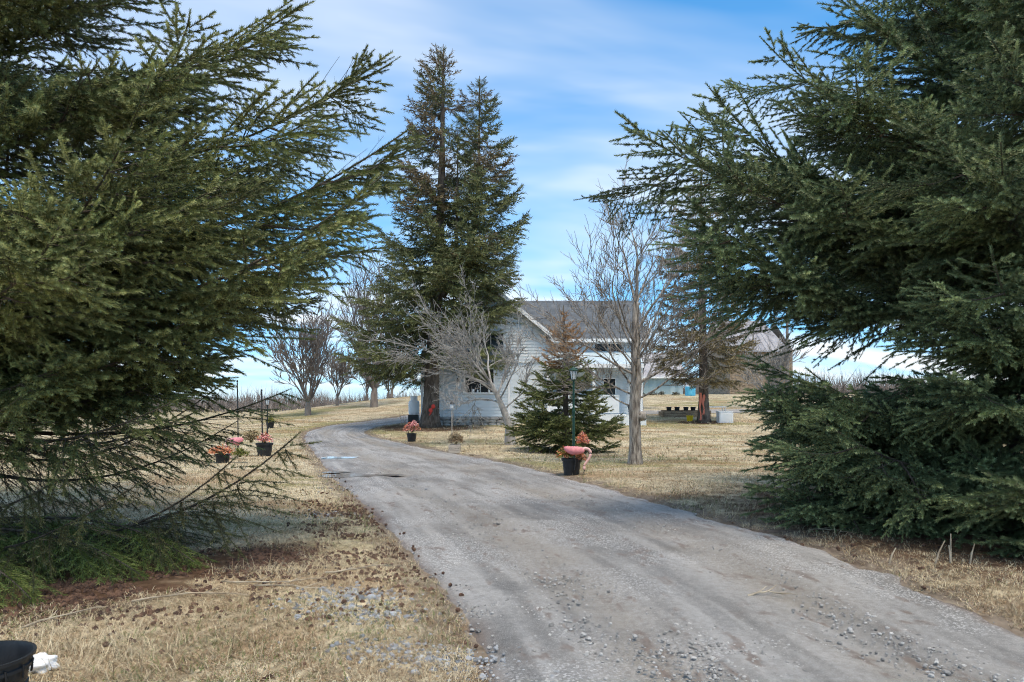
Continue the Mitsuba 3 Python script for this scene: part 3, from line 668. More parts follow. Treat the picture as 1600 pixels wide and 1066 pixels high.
# far wood: brown-grey scrub and trunks along the horizon
rng = np.random.default_rng(15)
mw = MB()
n = 9000
wy = rng.uniform(115, 260, n); wx = rng.uniform(-1.05, 1.05, n) * wy - 10
wh = (1.2 + 9.5 * meshkit.fbm(np.c_[wx * .022, wy * .02, wx * 0], 4, 2) ** 2.2) * rng.uniform(.5, 1.2, n) * (1 + .0035 * (wy - 115))
wz = H(wx, wy)
for lean_s, wbase in ((.10, .05), (.35, .035), (.35, .03)):
    a = rng.uniform(0, 6.28, n); dx = rng.normal(0, lean_s, n) * wh
    b = np.c_[wx, wy, wz + wh * (0 if lean_s < .2 else .25)]; tpt = np.c_[wx + dx, wy + rng.normal(0, lean_s, n) * wh, wz + wh * rng.uniform(.75, 1.05, n)]
    w = np.c_[np.cos(a), np.sin(a), 0 * a] * wbase * (1 + wy[:, None] * .008)
    v = np.stack([b - w, b + w, tpt], 1).reshape(-1, 3)
    mw.put(v, np.arange(len(v)).reshape(-1, 3))
    v = np.stack([b - w[:, [1, 0, 2]] * [1, -1, 1], b + w[:, [1, 0, 2]] * [1, -1, 1], tpt], 1).reshape(-1, 3)
    mw.put(v, np.arange(len(v)).reshape(-1, 3))
grain('mat_scrub', (0.15, 0.125, 0.115), (0.27, 0.235, 0.215), .15, .15, .3, .9)
add('woodland', mw.mesh(), 'mat_scrub')
lab('woodland', 'far band of leafless grey-brown woodland along the horizon', 'woodland', kind='stuff')


# ------------------------------------------------------------------ the house
def laps(m, x0, x1, y, z0, z1, inset=None, h=.16, lap=.042):
    """clapboards on a wall facing -y; inset(z) gives (x0, x1) at a height (for gables)"""
    z = z0
    while z < z1 - .01:
        zt = min(z + h, z1)
        a0, a1 = inset(z) if inset else (x0, x1)
        b0, b1 = inset(zt) if inset else (x0, x1)
        m.quad((a0, y - lap, z), (a1, y - lap, z), (b1, y - .003, zt), (b0, y - .003, zt))
        m.quad((a0, y, z), (a1, y, z), (a1, y - lap, z), (a0, y - lap, z))
        z += h


def slab(m, pts, t):
    """roof slab: the four corners of its upper face, thickness t downwards"""
    p = np.array(pts, float); q = p - [0, 0, t]
    m.put(np.vstack([p, q]), [[0, 1, 2], [0, 2, 3], [4, 6, 5], [4, 7, 6], [0, 4, 5], [0, 5, 1], [1, 5, 6], [1, 6, 2], [2, 6, 7], [2, 7, 3], [3, 7, 4], [3, 4, 0]])


def house_part(name, m, mat, smooth=False, kind=None, label=None):
    k = add('house__' + name, m.mesh() if isinstance(m, MB) else m, mat, smooth)
    if kind or label: lab(k, label, kind=kind)
    return k


lab('house', 'pale blue-grey clapboard farmhouse with a dark shingle roof behind the spruces', 'house')
w = MB()                                        # main block and front gable, plain walls behind the clapboards
w.box(-.6, 6.9, 38.0, 45, .2, 5.1); w.box(-3.95, 1.75, 36.5, 44.9, .2, 5.35)
w.put([(-3.95, 36.5, 5.35), (1.75, 36.5, 5.35), (-1.1, 36.5, 7.62), (-3.95, 41, 5.35), (1.75, 41, 5.35), (-1.1, 41, 7.62)], [[0, 1, 2], [3, 5, 4]])
w.put([(6.9, 38, 5.1), (6.9, 45, 5.1), (6.9, 41.5, 7.45)], [[0, 1, 2]])
w.box(-4.4, -.18, 35.42, 36.5, .88, 3.7)
house_part('wall', w, 'mat_siding')
sd = MB()
laps(sd, -3.40, -.18, 35.40, .93, 3.66)
laps(sd, -3.9, 1.7, 36.48, 3.7, 5.3)
laps(sd, 0, 0, 36.48, 5.3, 7.5, lambda z: (-1.1 - (7.6 - z) * 1.24, -1.1 + (7.6 - z) * 1.24))
laps(sd, 1.75, 6.85, 37.98, 3.9, 5.05)
laps(sd, 1.75, 6.2, 37.98, .9, 3.9)
house_part('siding', sd, 'mat_siding', kind='stuff')
sd = MB(); laps(sd, -4.38, -3.46, 35.40, .93, 3.66)
house_part('siding', sd, 'mat_siding_pale', kind='stuff', label='paler siding at the left corner beside the spruce trunk')
m = MB(); m.box(-3.46, -3.40, 35.36, 35.44, .9, 3.68); m.box(-.20, -.10, 35.36, 35.5, .9, 3.68); m.box(-4.45, -4.37, 35.36, 35.5, .9, 3.68); m.box(6.84, 6.95, 37.94, 38.06, .9, 5.0)
house_part('corner_trim', m, 'mat_trim')
rngf = np.random.default_rng(3); m = MB()       # fieldstone foundation
for row in range(3):
    x = -4.4
    while x < -.2:
        wdt = rngf.uniform(.22, .52); s = trimesh.creation.icosphere(1, 1.0)
        s.vertices *= (1 + .35 * (meshkit.noise(s.vertices * 1.7 + x * 9 + row * 31, 1)[:, None] - .5)) * [wdt * .53, .10, .115]
        s.apply_translation((x + wdt / 2, 35.37, .50 + row * .16 + rngf.uniform(-.02, .02))); m.tm(s); x += wdt
m.box(-4.4, -.2, 35.42, 36.4, .1, .9)
house_part('foundation', m, 'mat_stone', True, kind='stuff', label='rough fieldstone foundation under the front wall')
m = MB(); slab(m, [(-.9, 37.55, 5.02), (7.2, 37.55, 5.02), (7.2, 41.5, 7.62), (-.9, 41.5, 7.62)], .14); slab(m, [(7.2, 45.4, 5.02), (-.9, 45.4, 5.02), (-.9, 41.5, 7.63), (7.2, 41.5, 7.63)], .14)
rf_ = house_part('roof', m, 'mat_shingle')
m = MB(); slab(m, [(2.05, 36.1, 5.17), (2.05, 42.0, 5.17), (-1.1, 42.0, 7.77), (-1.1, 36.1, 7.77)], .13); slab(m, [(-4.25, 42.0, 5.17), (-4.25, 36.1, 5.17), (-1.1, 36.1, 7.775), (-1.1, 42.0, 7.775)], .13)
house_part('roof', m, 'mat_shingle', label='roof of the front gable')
m = MB(); slab(m, [(-4.65, 35.1, 3.66), (0.05, 35.1, 3.66), (0.05, 36.47, 4.35), (-4.65, 36.47, 4.35)], .10)
house_part('roof', m, 'mat_shingle', label='low lean-to roof over the front bay')
for sx in (-1, 1):                              # bargeboards of the gable
    m = MB(); a = np.array((-1.1 + sx * 3.22, 36.07, 5.10)); b = np.array((-1.1, 36.07, 7.76))
    m.put([a, a + [0, -.04, 0], b + [0, -.04, 0], b, a - [0, 0, .24], a + [0, -.04, -.24], b + [0, -.04, -.24], b - [0, 0, .24]], [[0, 3, 2], [0, 2, 1], [4, 5, 6], [4, 6, 7], [1, 2, 6], [1, 6, 5], [0, 4, 7], [0, 7, 3], [0, 1, 5], [0, 5, 4], [3, 7, 6], [3, 6, 2]])
    house_part('bargeboard', m, 'mat_trim')
m = MB(); m.box(1.9, 7.22, 37.46, 37.55, 4.84, 5.03)
house_part('eave_gutter', m, 'mat_trim')


def window(x0, x1, z0, z1, y, mullions=(), frame_w=.07, parent='house__window'):
    m = MB(); m.box(x0 - frame_w, x0, y - .09, y + .02, z0 - frame_w, z1 + frame_w); m.box(x1, x1 + frame_w, y - .09, y + .02, z0 - frame_w, z1 + frame_w)
    m.box(x0, x1, y - .09, y + .02, z1, z1 + frame_w); m.box(x0 - .03, x1 + .03, y - .115, y + .02, z0 - frame_w - .012, z0)
    for q in mullions: m.box(q - .02, q + .02, y - .075, y + .01, z0, z1)
    k = add(parent, m.mesh(), 'mat_trim')
    g = MB(); g.quad((x0, y - .055, z0), (x1, y - .055, z0), (x1, y - .055, z1), (x0, y - .055, z1))
    add(k + '__pane', g.mesh(), 'mat_window')


window(-2.35, -.93, 2.14, 3.3, 35.40, (-1.59,))
window(-1.75, -.45, 4.15, 5.2, 36.48, (-1.1,))
window(4.45, 5.9, 4.10, 4.78, 37.98, (5.17,))
window(4.95, 5.55, 2.05, 2.90, 37.98)
for q, s in ((-1.95, .10), (-1.72, .07), (-1.15, .09)):   # pale ornaments standing on the sill
    o = trimesh.creation.capsule(.10, s * .6); o.apply_translation((q, 35.27, 2.14 + s * .6))
    k = add('sill_ornament', (o.vertices, o.faces), 'mat_white', True)
    lab(k, f'small white ornament on the front window sill of the house, {["leftmost", "middle", "rightmost"][[-1.95, -1.72, -1.15].index(q)]} of three', 'ornament', 'white ornaments on the window sill')
m = MB(); slab(m, [(1.76, 36.0, 3.58), (6.75, 36.0, 3.58), (6.75, 37.97, 4.42), (1.76, 37.97, 4.42)], .06)
house_part('porch_roof', m, 'mat_porch_roof')
m = MB(); m.box(1.76, 6.75, 35.95, 36.0, 3.40, 3.60)
house_part('porch_fascia', m, 'mat_trim')
m = MB(); m.box(1.76, 6.75, 36.0, 37.97, .3, 1.02)
house_part('porch_deck', m, 'mat_siding_pale')
for q in (1.85, 4.2, 6.62):
    m = MB(); m.box(q - .07, q + .07, 36.05, 36.19, 1.02, 3.42); house_part('porch_post', m, 'mat_trim')
m = MB(); m.box(1.92, 4.13, 36.09, 36.15, 1.08, 1.95); m.box(4.27, 5.5, 36.09, 36.15, 1.08, 1.95); m.box(1.92, 5.5, 36.06, 36.18, 1.95, 2.0)
house_part('porch_railing', m, 'mat_siding_pale')
m = MB(); m.box(2.4, 3.3, 37.90, 37.98, 1.02, 3.05); house_part('door', m, 'mat_dark_opening')
# wall lamp by the front window
m = MB(); m.put(*lathe([(0, 0), (.055, .02), (.075, .20), (.03, .26), (0, .28)], 8, (-2.68, 35.28, 2.62))); m.box(-2.70, -2.66, 35.28, 35.40, 2.85, 2.89)
house_part('wall_lamp', m, 'mat_dark_metal')
m = MB(); m.box(-4.55, -4.45, 35.2, 35.3, .4, 3.6)
house_part('downpipe', m, 'mat_white')

# ---- garage, barn, pole behind on the right
y0, zb = 70.0, 2.1
m = MB(); m.box(10, 17.0, y0, y0 + 8, zb, 4.15)
for q in np.arange(10.2, 17, .42): m.box(q, q + .05, y0 - .035, y0, zb, 4.12)
add('garage__wall', m.mesh(), 'mat_teal_wall')
m = MB(); slab(m, [(9.7, y0 - .4, 4.2), (17.3, y0 - .4, 4.2), (17.3, y0 + 4, 6.9), (9.7, y0 + 4, 6.9)], .12); slab(m, [(17.3, y0 + 8.4, 4.2), (9.7, y0 + 8.4, 4.2), (9.7, y0 + 4, 6.91), (17.3, y0 + 4, 6.91)], .12)
add('garage__roof', m.mesh(), 'mat_brown_roof')
m = MB(); m.box(9.7, 17.3, y0 - .46, y0 - .41, 4.05, 4.22); add('garage__fascia', m.mesh(), 'mat_trim')
lab('garage', 'long low teal-grey outbuilding with a pinkish grey roof beyond the maple', 'garage')
y0 = 84.0
m = MB(); m.box(26, 33.5, y0, y0 + 12, 2.3, 8.0); m.put([(33.5, y0, 8), (33.5, y0 + 12, 8), (33.5, y0 + 6, 12)], [[0, 1, 2]]); m.put([(26, y0, 8), (26, y0 + 12, 8), (26, y0 + 6, 12)], [[0, 2, 1]])
for q in np.arange(26.2, 33.4, .5): m.box(q, q + .06, y0 - .04, y0, 2.3, 7.95)
add('barn__wall', m.mesh(), 'mat_timber')
m = MB(); slab(m, [(25.6, y0 - .5, 7.8), (33.0, y0 - .5, 7.8), (32.0, y0 + 6, 12.1), (25.6, y0 + 6, 12.1)], .15); slab(m, [(33.0, y0 + 12.5, 7.8), (25.6, y0 + 12.5, 7.8), (25.6, y0 + 6, 12.11), (32.0, y0 + 6, 12.11)], .15)
for q in np.arange(26, 32, .6): m.put(*tube([(q, y0 - .5, 7.83), (q, y0 + 6, 12.13)], .04, 4))
add('barn__roof', m.mesh(), 'mat_metal_roof')
lab('barn', 'far barn with a grey metal roof showing right of the brown spruce', 'barn')
pz = float(H(21.5, 55))
add('utility_pole__shaft', tube([(21.5, 55, pz - .3), (21.5, 55, pz + 7.0)], [.15, .10], 10), 'mat_bark_far', True)
m = MB(); m.box(20.5, 22.5, 54.86, 54.95, pz + 6.3, pz + 6.42); add('utility_pole__crossarm', m.mesh(), 'mat_bark_far')
lab('utility_pole', 'grey wooden utility pole rising behind the right spruce', 'utility pole')


# ------------------------------------------------------------------ yard things
def clump(n, cx, cy, cz, rx, ry, rz, size, cols, seed, droop=0.0, stems=True):
    """petal and leaf triangles of a bunch, with thin stems from its foot"""
    n = int(n * 1.9); size = size * .66; r = np.random.default_rng(seed); m = MB()
    d = unit(r.normal(size=(n, 3))); d[:, 2] = np.abs(d[:, 2]) * 1.2 - .25
    p = np.c_[cx, cy, cz] + d * r.uniform(.35, 1, (n, 1)) * [rx, ry, rz]; p[:, 2] -= droop * np.hypot(d[:, 0], d[:, 1])
    a, b = unit(r.normal(size=(n, 3))), unit(r.normal(size=(n, 3)))
    s = size * r.uniform(.5, 1.2, (n, 1))
    v = np.stack([p - a * s * .35, p + a * s * .35, p + (b + d * .8) * s * .75, p + b * s * .3 - a * s * .5], 1).reshape(-1, 3)
    i = np.arange(n) * 4
    c = np.array(cols)[r.integers(len(cols), size=n)] * r.uniform(.7, 1.2, (n, 1))
    m.put(v, np.vstack([np.c_[i, i + 1, i + 2], np.c_[i, i + 2, i + 3]]), np.repeat(c, 4, 0))
    if stems:
        for q in p[:: max(1, n // 40)]:
            tv, tf = tube([(cx + r.normal(0, .02), cy, cz - rz * .5), (q + [cx, cy, cz]) / 2, q], .004, 3, cap=False); m.put(tv, tf, (.12, .10, .04))
    return m


def put_clump(key, *a, **k):
    m = clump(*a, **k); return add(key, m.mesh(), 'mat_painted_bits', color=m.col())


def pot(name, x, y, r, h, label, mat='mat_black_plastic', cat='plant pot', group=None, sink=0.0):
    z = float(H(x, y)) + .01 - sink
    key = num(name)
    scene[key + '__body'] = ply(lathe([(0, .01), (r * .80, 0), (r * .84, h * .3), (r * .86, h * .32), (r * .95, h * .84), (r * 1.05, h * .85), (r * 1.07, h), (r * .98, h), (r * .93, h * .86), (r * .85, h * .80)], 28, (x, y, z)), mat, 30)
    scene[key + '__soil'] = ply(lathe([(0, h * .84), (r * .93, h * .82)], 20, (x, y, z)), 'mat_bark')
    lab(key, label, cat, group)
    return z + h * .85


ORG = [(.62, .20, .09), (.70, .30, .14), (.55, .14, .08), (.75, .38, .22)]
PNK = [(.80, .38, .38), (.75, .30, .30), (.85, .55, .50)]
GRN = [(.10, .13, .03), (.17, .19, .04), (.22, .20, .05)]


def flamingo(name, x, y, z, face, label, scale=1.0, head_down=True):
    """a plastic lawn flamingo: body, S-shaped neck, head with bill, two rod legs"""
    key = num(name); s = scale
    R_ = np.array([[math.cos(face), -math.sin(face), 0], [math.sin(face), math.cos(face), 0], [0, 0, 1]])
    def W(p): return (np.asarray(p, float) * s) @ R_.T + [x, y, z]
    b = trimesh.creation.icosphere(3, 1.0); v = b.vertices.copy()
    v *= [.25, .095, .10]; t = np.clip(-v[:, 0] / .25, 0, 1); v[:, 2] += .06 * t ** 2; v[:, 1] *= 1 - .6 * t ** 2; v[:, 2] += .01 * np.sin(v[:, 0] * 60) * (np.abs(v[:, 1]) > .04)
    scene[key + '__body'] = ply((W(v), b.faces), 'mat_pink', True)
    if head_down: neck = [(.20, 0, .02), (.31, 0, .04), (.385, 0, -.04), (.36, 0, -.17), (.27, 0, -.30), (.235, 0, -.385)]
    else: neck = [(.20, 0, .02), (.29, 0, .09), (.26, 0, .22), (.20, 0, .33), (.23, 0, .43), (.30, 0, .44)]
    npts = CubicSpline(np.linspace(0, 1, 6), np.array(neck))(np.linspace(0, 1, 24))
    scene[key + '__neck'] = ply(tube(W(npts), np.linspace(.042, .024, 24) * s, 10), 'mat_pink_pale', True)
    hd = trimesh.creation.icosphere(2, 1.0); e = npts[-1]; dr_ = unit(npts[-1] - npts[-3])
    hv = hd.vertices * [.05, .032, .036] ; hv = hv @ frame(dr_).T + e + dr_ * .03
    scene[key + '__head'] = ply((W(hv), hd.faces), 'mat_pink_pale', True)
    bl = dr_ * .06; dn = np.array([-.02, 0, -.05]) if head_down else np.array([.04, 0, -.05])
    scene[key + '__bill'] = ply(tube(W([e + bl, e + bl + dr_ * .04, e + bl + dr_ * .05 + dn]), np.array([.018, .014, .004]) * s, 7), 'mat_dark_metal', True)
    for q in (-.03, .03):
        scene[num(key + '__leg')] = ply(tube(W([(0, q, -.06), (.02, q, -.30), (.0, q, -.46 if head_down else -.40)]), .007 * s, 6), 'mat_dark_metal', True)
    lab(key, label, 'lawn flamingo')


plain('mat_pink_pale', (.80, .50, .47), .5)


def lamp_post(x, y, h, label, group=None, lamp=True, mat='mat_green_post'):
    z = float(H(x, y)); key = num('lamp_post')
    scene[key + '__pole'] = ply(lathe([(0, -.05), (.06, -.05), (.06, .02), (.033, .06), (.030, h * .55), (.040, h * .56), (.040, h * .585), (.026, h * .59), (.024, h - .34), (.045, h - .33), (.05, h - .30), (0, h - .29)], 12, (x, y, z)), mat, 35)
    scene[key + '__glass'] = ply(lathe([(.05, h - .295), (.088, h - .10), (0, h - .10)], 6, (x, y, z)), 'mat_glass_lamp')
    m = MB()
    for a in np.arange(6) * math.pi / 3:
        m.put(*tube([(x + .053 * math.cos(a), y + .053 * math.sin(a), z + h - .297), (x + .092 * math.cos(a), y + .092 * math.sin(a), z + h - .10)], .006, 4))
    scene[key + '__cage'] = ply(m.mesh(), mat)
    scene[key + '__cap'] = ply(lathe([(.115, h - .10), (.12, h - .085), (.06, h - .04), (.035, h - .02), (.015, h), (0, h + .01), ], 6, (x, y, z)), mat)
    scene[key + '__cap_plate'] = ply(lathe([(0, h - .101), (.115, h - .101)], 6, (x, y, z)), mat)
    lab(key, label, 'lamp post', group)


# front planter with the feeding flamingo
zt = pot('black_pot', 1.32, 15.6, .215, .37, 'round black pot with flowers and a pink flamingo beside the green lamp post')
k = put_clump('flower_bunch', 330, 1.22, 15.6, zt + .13, .26, .2, .19, .085, GRN * 2 + ORG, 1); lab(k, 'yellow-green and orange artificial flowers filling the black pot by the lamp post', 'flowers')
k = put_clump('flower_bunch', 200, 1.58, 15.75, zt + .42, .14, .13, .22, .07, ORG + PNK[:1], 2); lab(k, 'orange flower spray standing up behind the feeding pink flamingo', 'flowers')
k = put_clump('flower_bunch', 130, 1.50, 15.5, zt + .06, .14, .12, .18, .07, ORG, 3); lab(k, 'orange flowers spilling over the right rim of the black pot by the lamp post', 'flowers')
flamingo('lawn_flamingo', 1.36, 15.36, zt + .24, 0.05, 'pink flamingo in the lamp post pot, bending its neck down to the grass', .92)
lamp_post(1.44, 16.45, 2.45, 'dark green lamp post with a lantern behind the flamingo pot')
# left group
zt = pot('black_pot', -7.35, 20.9, .24, .40, 'dark pot with pink flowers left of the driveway behind the long bare spruce limb')
k = put_clump('flower_bunch', 150, -7.33, 20.85, zt + .16, .24, .2, .2, .09, PNK + ORG[:1], 4); lab(k, 'dull pink flowers in the dark pot left of the driveway', 'flowers')
k = put_clump('flower_bunch', 200, -7.75, 20.9, zt + .20, .28, .2, .26, .09, [(.30, .22, .12), (.36, .27, .16), (.22, .17, .07)], 14); lab(k, 'dried brown plant between the left flamingo and the pink flowers', 'dried plant')
zt2 = pot('black_pot', -7.65, 18.6, .19, .24, 'low pot of orange flowers left of the driveway in front of the pink flamingo')
k = put_clump('flower_bunch', 300, -7.66, 18.55, zt2 + .10, .40, .26, .18, .08, ORG, 5); lab(k, 'spread of orange flowers in the low pot left of the driveway', 'flowers')
k = put_clump('flower_bunch', 160, -7.15, 18.5, zt2 + .05, .25, .22, .16, .08, GRN, 15); lab(k, 'yellow-green leaves beside the orange flowers left of the driveway', 'leafy plant')
flamingo('lawn_flamingo', -7.75, 19.8, .52, 2.6, 'pink flamingo seen through the spruce limbs left of the driveway', 1.15)
lamp_post(-9.66, 27.8, 1.75, 'thin dark lamp post with a pale lantern, right of two bare poles', mat='mat_dark_metal')
for px, py, hh, lb in ((-8.0, 22.6, 1.95, 'bare dark garden pole leaning slightly, left of the small far lamp post'), (-9.6, 24.7, 2.3, 'taller dark garden pole behind the spruce limbs, leftmost of the three poles')):
    z = float(H(px, py)); k = num('garden_pole')
    scene[k + '__shaft'] = ply(tube([(px, py, z - .05), (px - .04, py, z + hh)], .022, 8), 'mat_dark_metal', True)
    scene[k + '__finial'] = ply(lathe([(0, 0), (.035, .01), (.03, .06), (0, .09)], 8, (px - .04, py, z + hh)), 'mat_dark_metal', True)
    lab(k, lb, 'garden pole')
zt = pot('black_pot', -11.82, 34.4, .20, .30, 'small far black pot with a yellow-green plant left of the driveway bend')
k = put_clump('leafy_plant', 260, -11.82, 34.4, zt + .10, .20, .2, .22, .09, [(.25, .24, .05), (.32, .28, .08), (.18, .19, .05)], 6); lab(k, 'yellow-green plant growing in the small far black pot', 'potted plant')
# pot below the tall spruce
zt = pot('black_pot', -3.92, 27.5, .19, .33, 'black pot with pink and orange flowers on the grass below the tall spruce')
k = put_clump('flower_bunch', 260, -3.90, 27.5, zt + .22, .34, .2, .30, .09, ORG + PNK, 7); lab(k, 'orange and pink flowers in the black pot below the tall spruce', 'flowers')
k = put_clump('flower_bunch', 90, -3.80, 27.35, zt + .38, .14, .1, .20, .10, PNK, 17); lab(k, 'pale pink flower tuft on top of the pot below the tall spruce', 'flowers')
m = MB()
for q in ((-4.05, -4.45, 1.05), (-4.0, -4.3, .95), (-4.02, -4.2, .8)): m.put(*tube([(q[0], 27.55, .35), ((q[0] + q[1]) / 2 - .05, 27.6, .75), (q[1], 27.6, .35 + q[2])], [.012, .009, .004], 4))
add('dead_plant', m.mesh(), 'mat_limb'); lab('dead_plant', 'thin dead plant leaning out of the pot below the tall spruce', 'dead plant')
# wooden box planter with a lantern stake
bx, by = -1.83, 22.45; bz = float(H(bx, by))
for qx, qy, wx_, wy_ in ((0, -.17, .36, .025), (0, .17, .36, .025), (-.168, 0, .025, .31), (.168, 0, .025, .31)):
    for r_ in range(2):
        m = MB(); m.box(bx + qx - wx_ / 2, bx + qx + wx_ / 2, by + qy - wy_ / 2, by + qy + wy_ / 2, bz + .01 + r_ * .135, bz + .137 + r_ * .135); add('wooden_planter__plank', m.mesh(), 'mat_timber_pale')
m = MB(); m.box(bx - .155, bx + .155, by - .155, by + .155, bz, bz + .23); add('wooden_planter__soil', m.mesh(), 'mat_bark')
grain('mat_timber_pale', (.34, .30, .25), (.48, .43, .37), 8, 8, 30, .8)
lab('wooden_planter', 'weathered square wooden planter on the grass right of the driveway', 'planter')
k = put_clump('dried_plant', 420, bx + .04, by, bz + .40, .26, .2, .26, .10, [(.30, .22, .13), (.38, .30, .19), (.24, .15, .09), (.42, .36, .25)], 8); lab(k, 'dried brown flowers filling the wooden planter', 'dried plant')
k = 'lantern_stake'
scene[k + '__stake'] = ply(tube([(bx - .08, by + .02, bz + .2), (bx - .09, by + .02, bz + 1.42)], .014, 8), 'mat_timber_pale', True)
scene[k + '__lantern'] = ply(lathe([(0, 1.40), (.05, 1.41), (.065, 1.55), (0, 1.55)], 8, (bx - .09, by + .02, bz)), 'mat_glass_lamp', True)
scene[k + '__cap'] = ply(lathe([(0, 1.551), (.085, 1.551), (.03, 1.62), (0, 1.63)], 8, (bx - .09, by + .02, bz)), 'mat_dark_metal', 30)
lab(k, 'small pale lantern on a thin stake rising from the wooden planter', 'garden lantern')
# gas tank by the spruce
tx, ty = -5.0, 35.9; tz = float(H(tx, ty))
m = MB(); m.box(tx - .26, tx + .24, ty - .26, ty + .26, tz - .05, tz + .52); add('black_stand', m.mesh(), 'mat_black_plastic'); lab('black_stand', 'black block stand under the white gas tank left of the spruce trunk', 'stand')
scene['gas_tank__body'] = ply(lathe([(0, .53), (.22, .53), (.27, .60), (.28, .68), (.28, 1.12), (.25, 1.22), (.14, 1.29), (0, 1.30)], 28, (tx, ty, tz)), 'mat_white', 50)
scene['gas_tank__collar'] = ply(lathe([(.17, 1.24), (.185, 1.48), (.165, 1.48), (.155, 1.24)], 24, (tx, ty, tz)), 'mat_white', 30)
scene['gas_tank__valve'] = ply(lathe([(0, 1.28), (.05, 1.29), (.04, 1.40), (0, 1.42)], 10, (tx, ty, tz)), 'mat_dark_metal', 30)
lab('gas_tank', 'white upright gas tank with a collar left of the tall spruce trunk', 'gas tank')
# red bow on the trunk
m = MB(); c_ = np.array((-3.86, 33.80, 1.36))
for sx, sz in ((1, .35), (-.6, -.5)):
    e = trimesh.creation.icosphere(2, 1.0); e.vertices *= [.10, .04, .11]; e.vertices += [sx * .08, 0, sz * .22]; e.vertices += c_; m.tm(e)
m.put(*tube([c_, c_ + [-.02, -.02, -.2], c_ + [-.10, -.02, -.36]], [.05, .04, .02], 6))
add('red_bow', m.mesh(), 'mat_red', True); lab('red_bow', 'red bow tied on the trunk of the tall spruce', 'bow')
# red ribbons on the brown spruce, yellow pail, white appliance, flower bed
r3 = np.random.default_rng(8)
for q in range(2):
    zz = np.linspace(0, 1, 14); zb = float(H(10, 37.3))
    pts = np.c_[9.98 + q * .16 + .03 * np.sin(zz * 9 + q), 37.28 - .02 * q + 0 * zz, zb + 1.62 - .10 * q - (1.45 - .4 * q) * zz]
    wv = np.c_[.05 + .02 * np.sin(zz * 7), 0 * zz, 0 * zz]
    v = np.vstack([pts - wv, pts + wv, pts - wv + [0, .012, 0], pts + wv + [0, .012, 0]]); i = np.arange(13)
    f = np.vstack([np.c_[i, i + 14, i + 15], np.c_[i, i + 15, i + 1], np.c_[i + 28, i + 43, i + 42], np.c_[i + 28, i + 29, i + 43]])
    k = add('red_ribbon', (v, f), 'mat_red_ribbon', True); lab(k, ('longer' if q == 0 else 'shorter') + ' faded red ribbon hanging down the trunk of the brown spruce', 'ribbon')
plain('mat_red_ribbon', (.55, .17, .11), .6)
yz = float(H(9.75, 38.6))
scene['yellow_pail__body'] = ply(lathe([(0, .01), (.14, 0), (.19, .30), (.205, .30), (.205, .33), (.175, .33), (.13, .03)], 20, (9.75, 38.6, yz)), 'mat_yellow', 30)
scene['yellow_pail__handle'] = ply(tube([(9.56 + .19 * (1 - math.cos(a)), 38.6 - .18 * math.sin(a), yz + .31 + .05 * math.sin(a)) for a in np.linspace(0, math.pi, 12)], .008, 5), 'mat_dark_metal', True)
lab('yellow_pail', 'yellow pail on the lawn left of the brown spruce trunk', 'pail')
wx0, wy0 = 11.3, 37.4; wz0 = float(H(wx0, wy0))
b_ = trimesh.creation.box((.72, .6, .58)); b_.apply_translation((wx0, wy0, wz0 + .30)); add('white_appliance__body', (b_.vertices, b_.faces), 'mat_white')
m = MB(); m.box(wx0 - .375, wx0 + .375, wy0 - .315, wy0 + .315, wz0 + .592, wz0 + .63); add('white_appliance__lid', m.mesh(), 'mat_white')
m = MB(); m.box(wx0 - .32, wx0 + .32, wy0 - .312, wy0 - .30, wz0 + .08, wz0 + .52); add('white_appliance__door_panel', m.mesh(), 'mat_trim')
lab('white_appliance', 'boxy white cabinet standing on the grass right of the brown spruce trunk', 'cabinet')
wt = float(H(11.4, 40.2)); m = MB(); m.box(10.8, 12.2, 39.9, 40.6, wt + .66, wt + .72)
k = 'white_table'; add(k + '__top', m.mesh(), 'mat_white')
for qx, qy in ((10.9, 40), (12.1, 40), (10.9, 40.5), (12.1, 40.5)): add(k + '__leg', tube([(qx, qy, wt - .02), (qx, qy, wt + .66)], .03, 8), 'mat_white', True)
lab(k, 'white table on the lawn behind the boxy white cabinet', 'table')
fz = lambda x, y: float(H(x, y))
for n_, (xa, xb, yy, hh) in enumerate(((8.9, 11.6, 41.0, .42), (9.0, 11.5, 42.4, .34))):
    for r_ in range(2):
        m = MB(); m.box(xa, xb, yy, yy + .16, fz(xa, yy) + r_ * hh / 2, fz(xa, yy) + (r_ + .94) * hh / 2); add('flower_bed__timber', m.mesh(), 'mat_timber')
for xx in (8.9, 11.5):
    m = MB(); m.box(xx - .08, xx + .08, 41.165, 42.395, fz(xx, 41), fz(xx, 41) + .36); add('flower_bed__timber', m.mesh(), 'mat_timber')
m = MB(); m.box(8.99, 11.41, 41.17, 42.39, fz(9, 41), fz(9, 41) + .27); add('flower_bed__soil', m.mesh(), 'mat_bark')
lab('flower_bed', 'raised flower bed edged with weathered timbers in front of the garage', 'flower bed')
SP = ['left end', 'second place from the left', 'middle', 'fourth place from the left', 'right end']
for n_, xx in enumerate((9.25, 9.75, 10.25, 10.7, 11.15)):
    zz = fz(xx, 41.7) + .28; k = num('bed_pot')
    scene[k] = ply(lathe([(0, 0), (.11, 0), (.15, .25), (.165, .25), (.165, .29), (.13, .29), (.11, .22), (0, .22)], 16, (xx, 41.5 + .1 * (n_ % 2), zz)), 'mat_black_plastic', 30)
    lab(k, f'black pot on the raised flower bed, {SP[n_]} of the row', 'plant pot')
zz = float(H(15.5, 62)); scene['blue_barrel__body'] = ply(lathe([(0, 0), (.42, 0), (.46, .1), (.44, .3), (.46, .33), (.44, .36), (.46, .75), (.40, .85)], 24, (15.7, 62, zz)), 'mat_blue', 30)
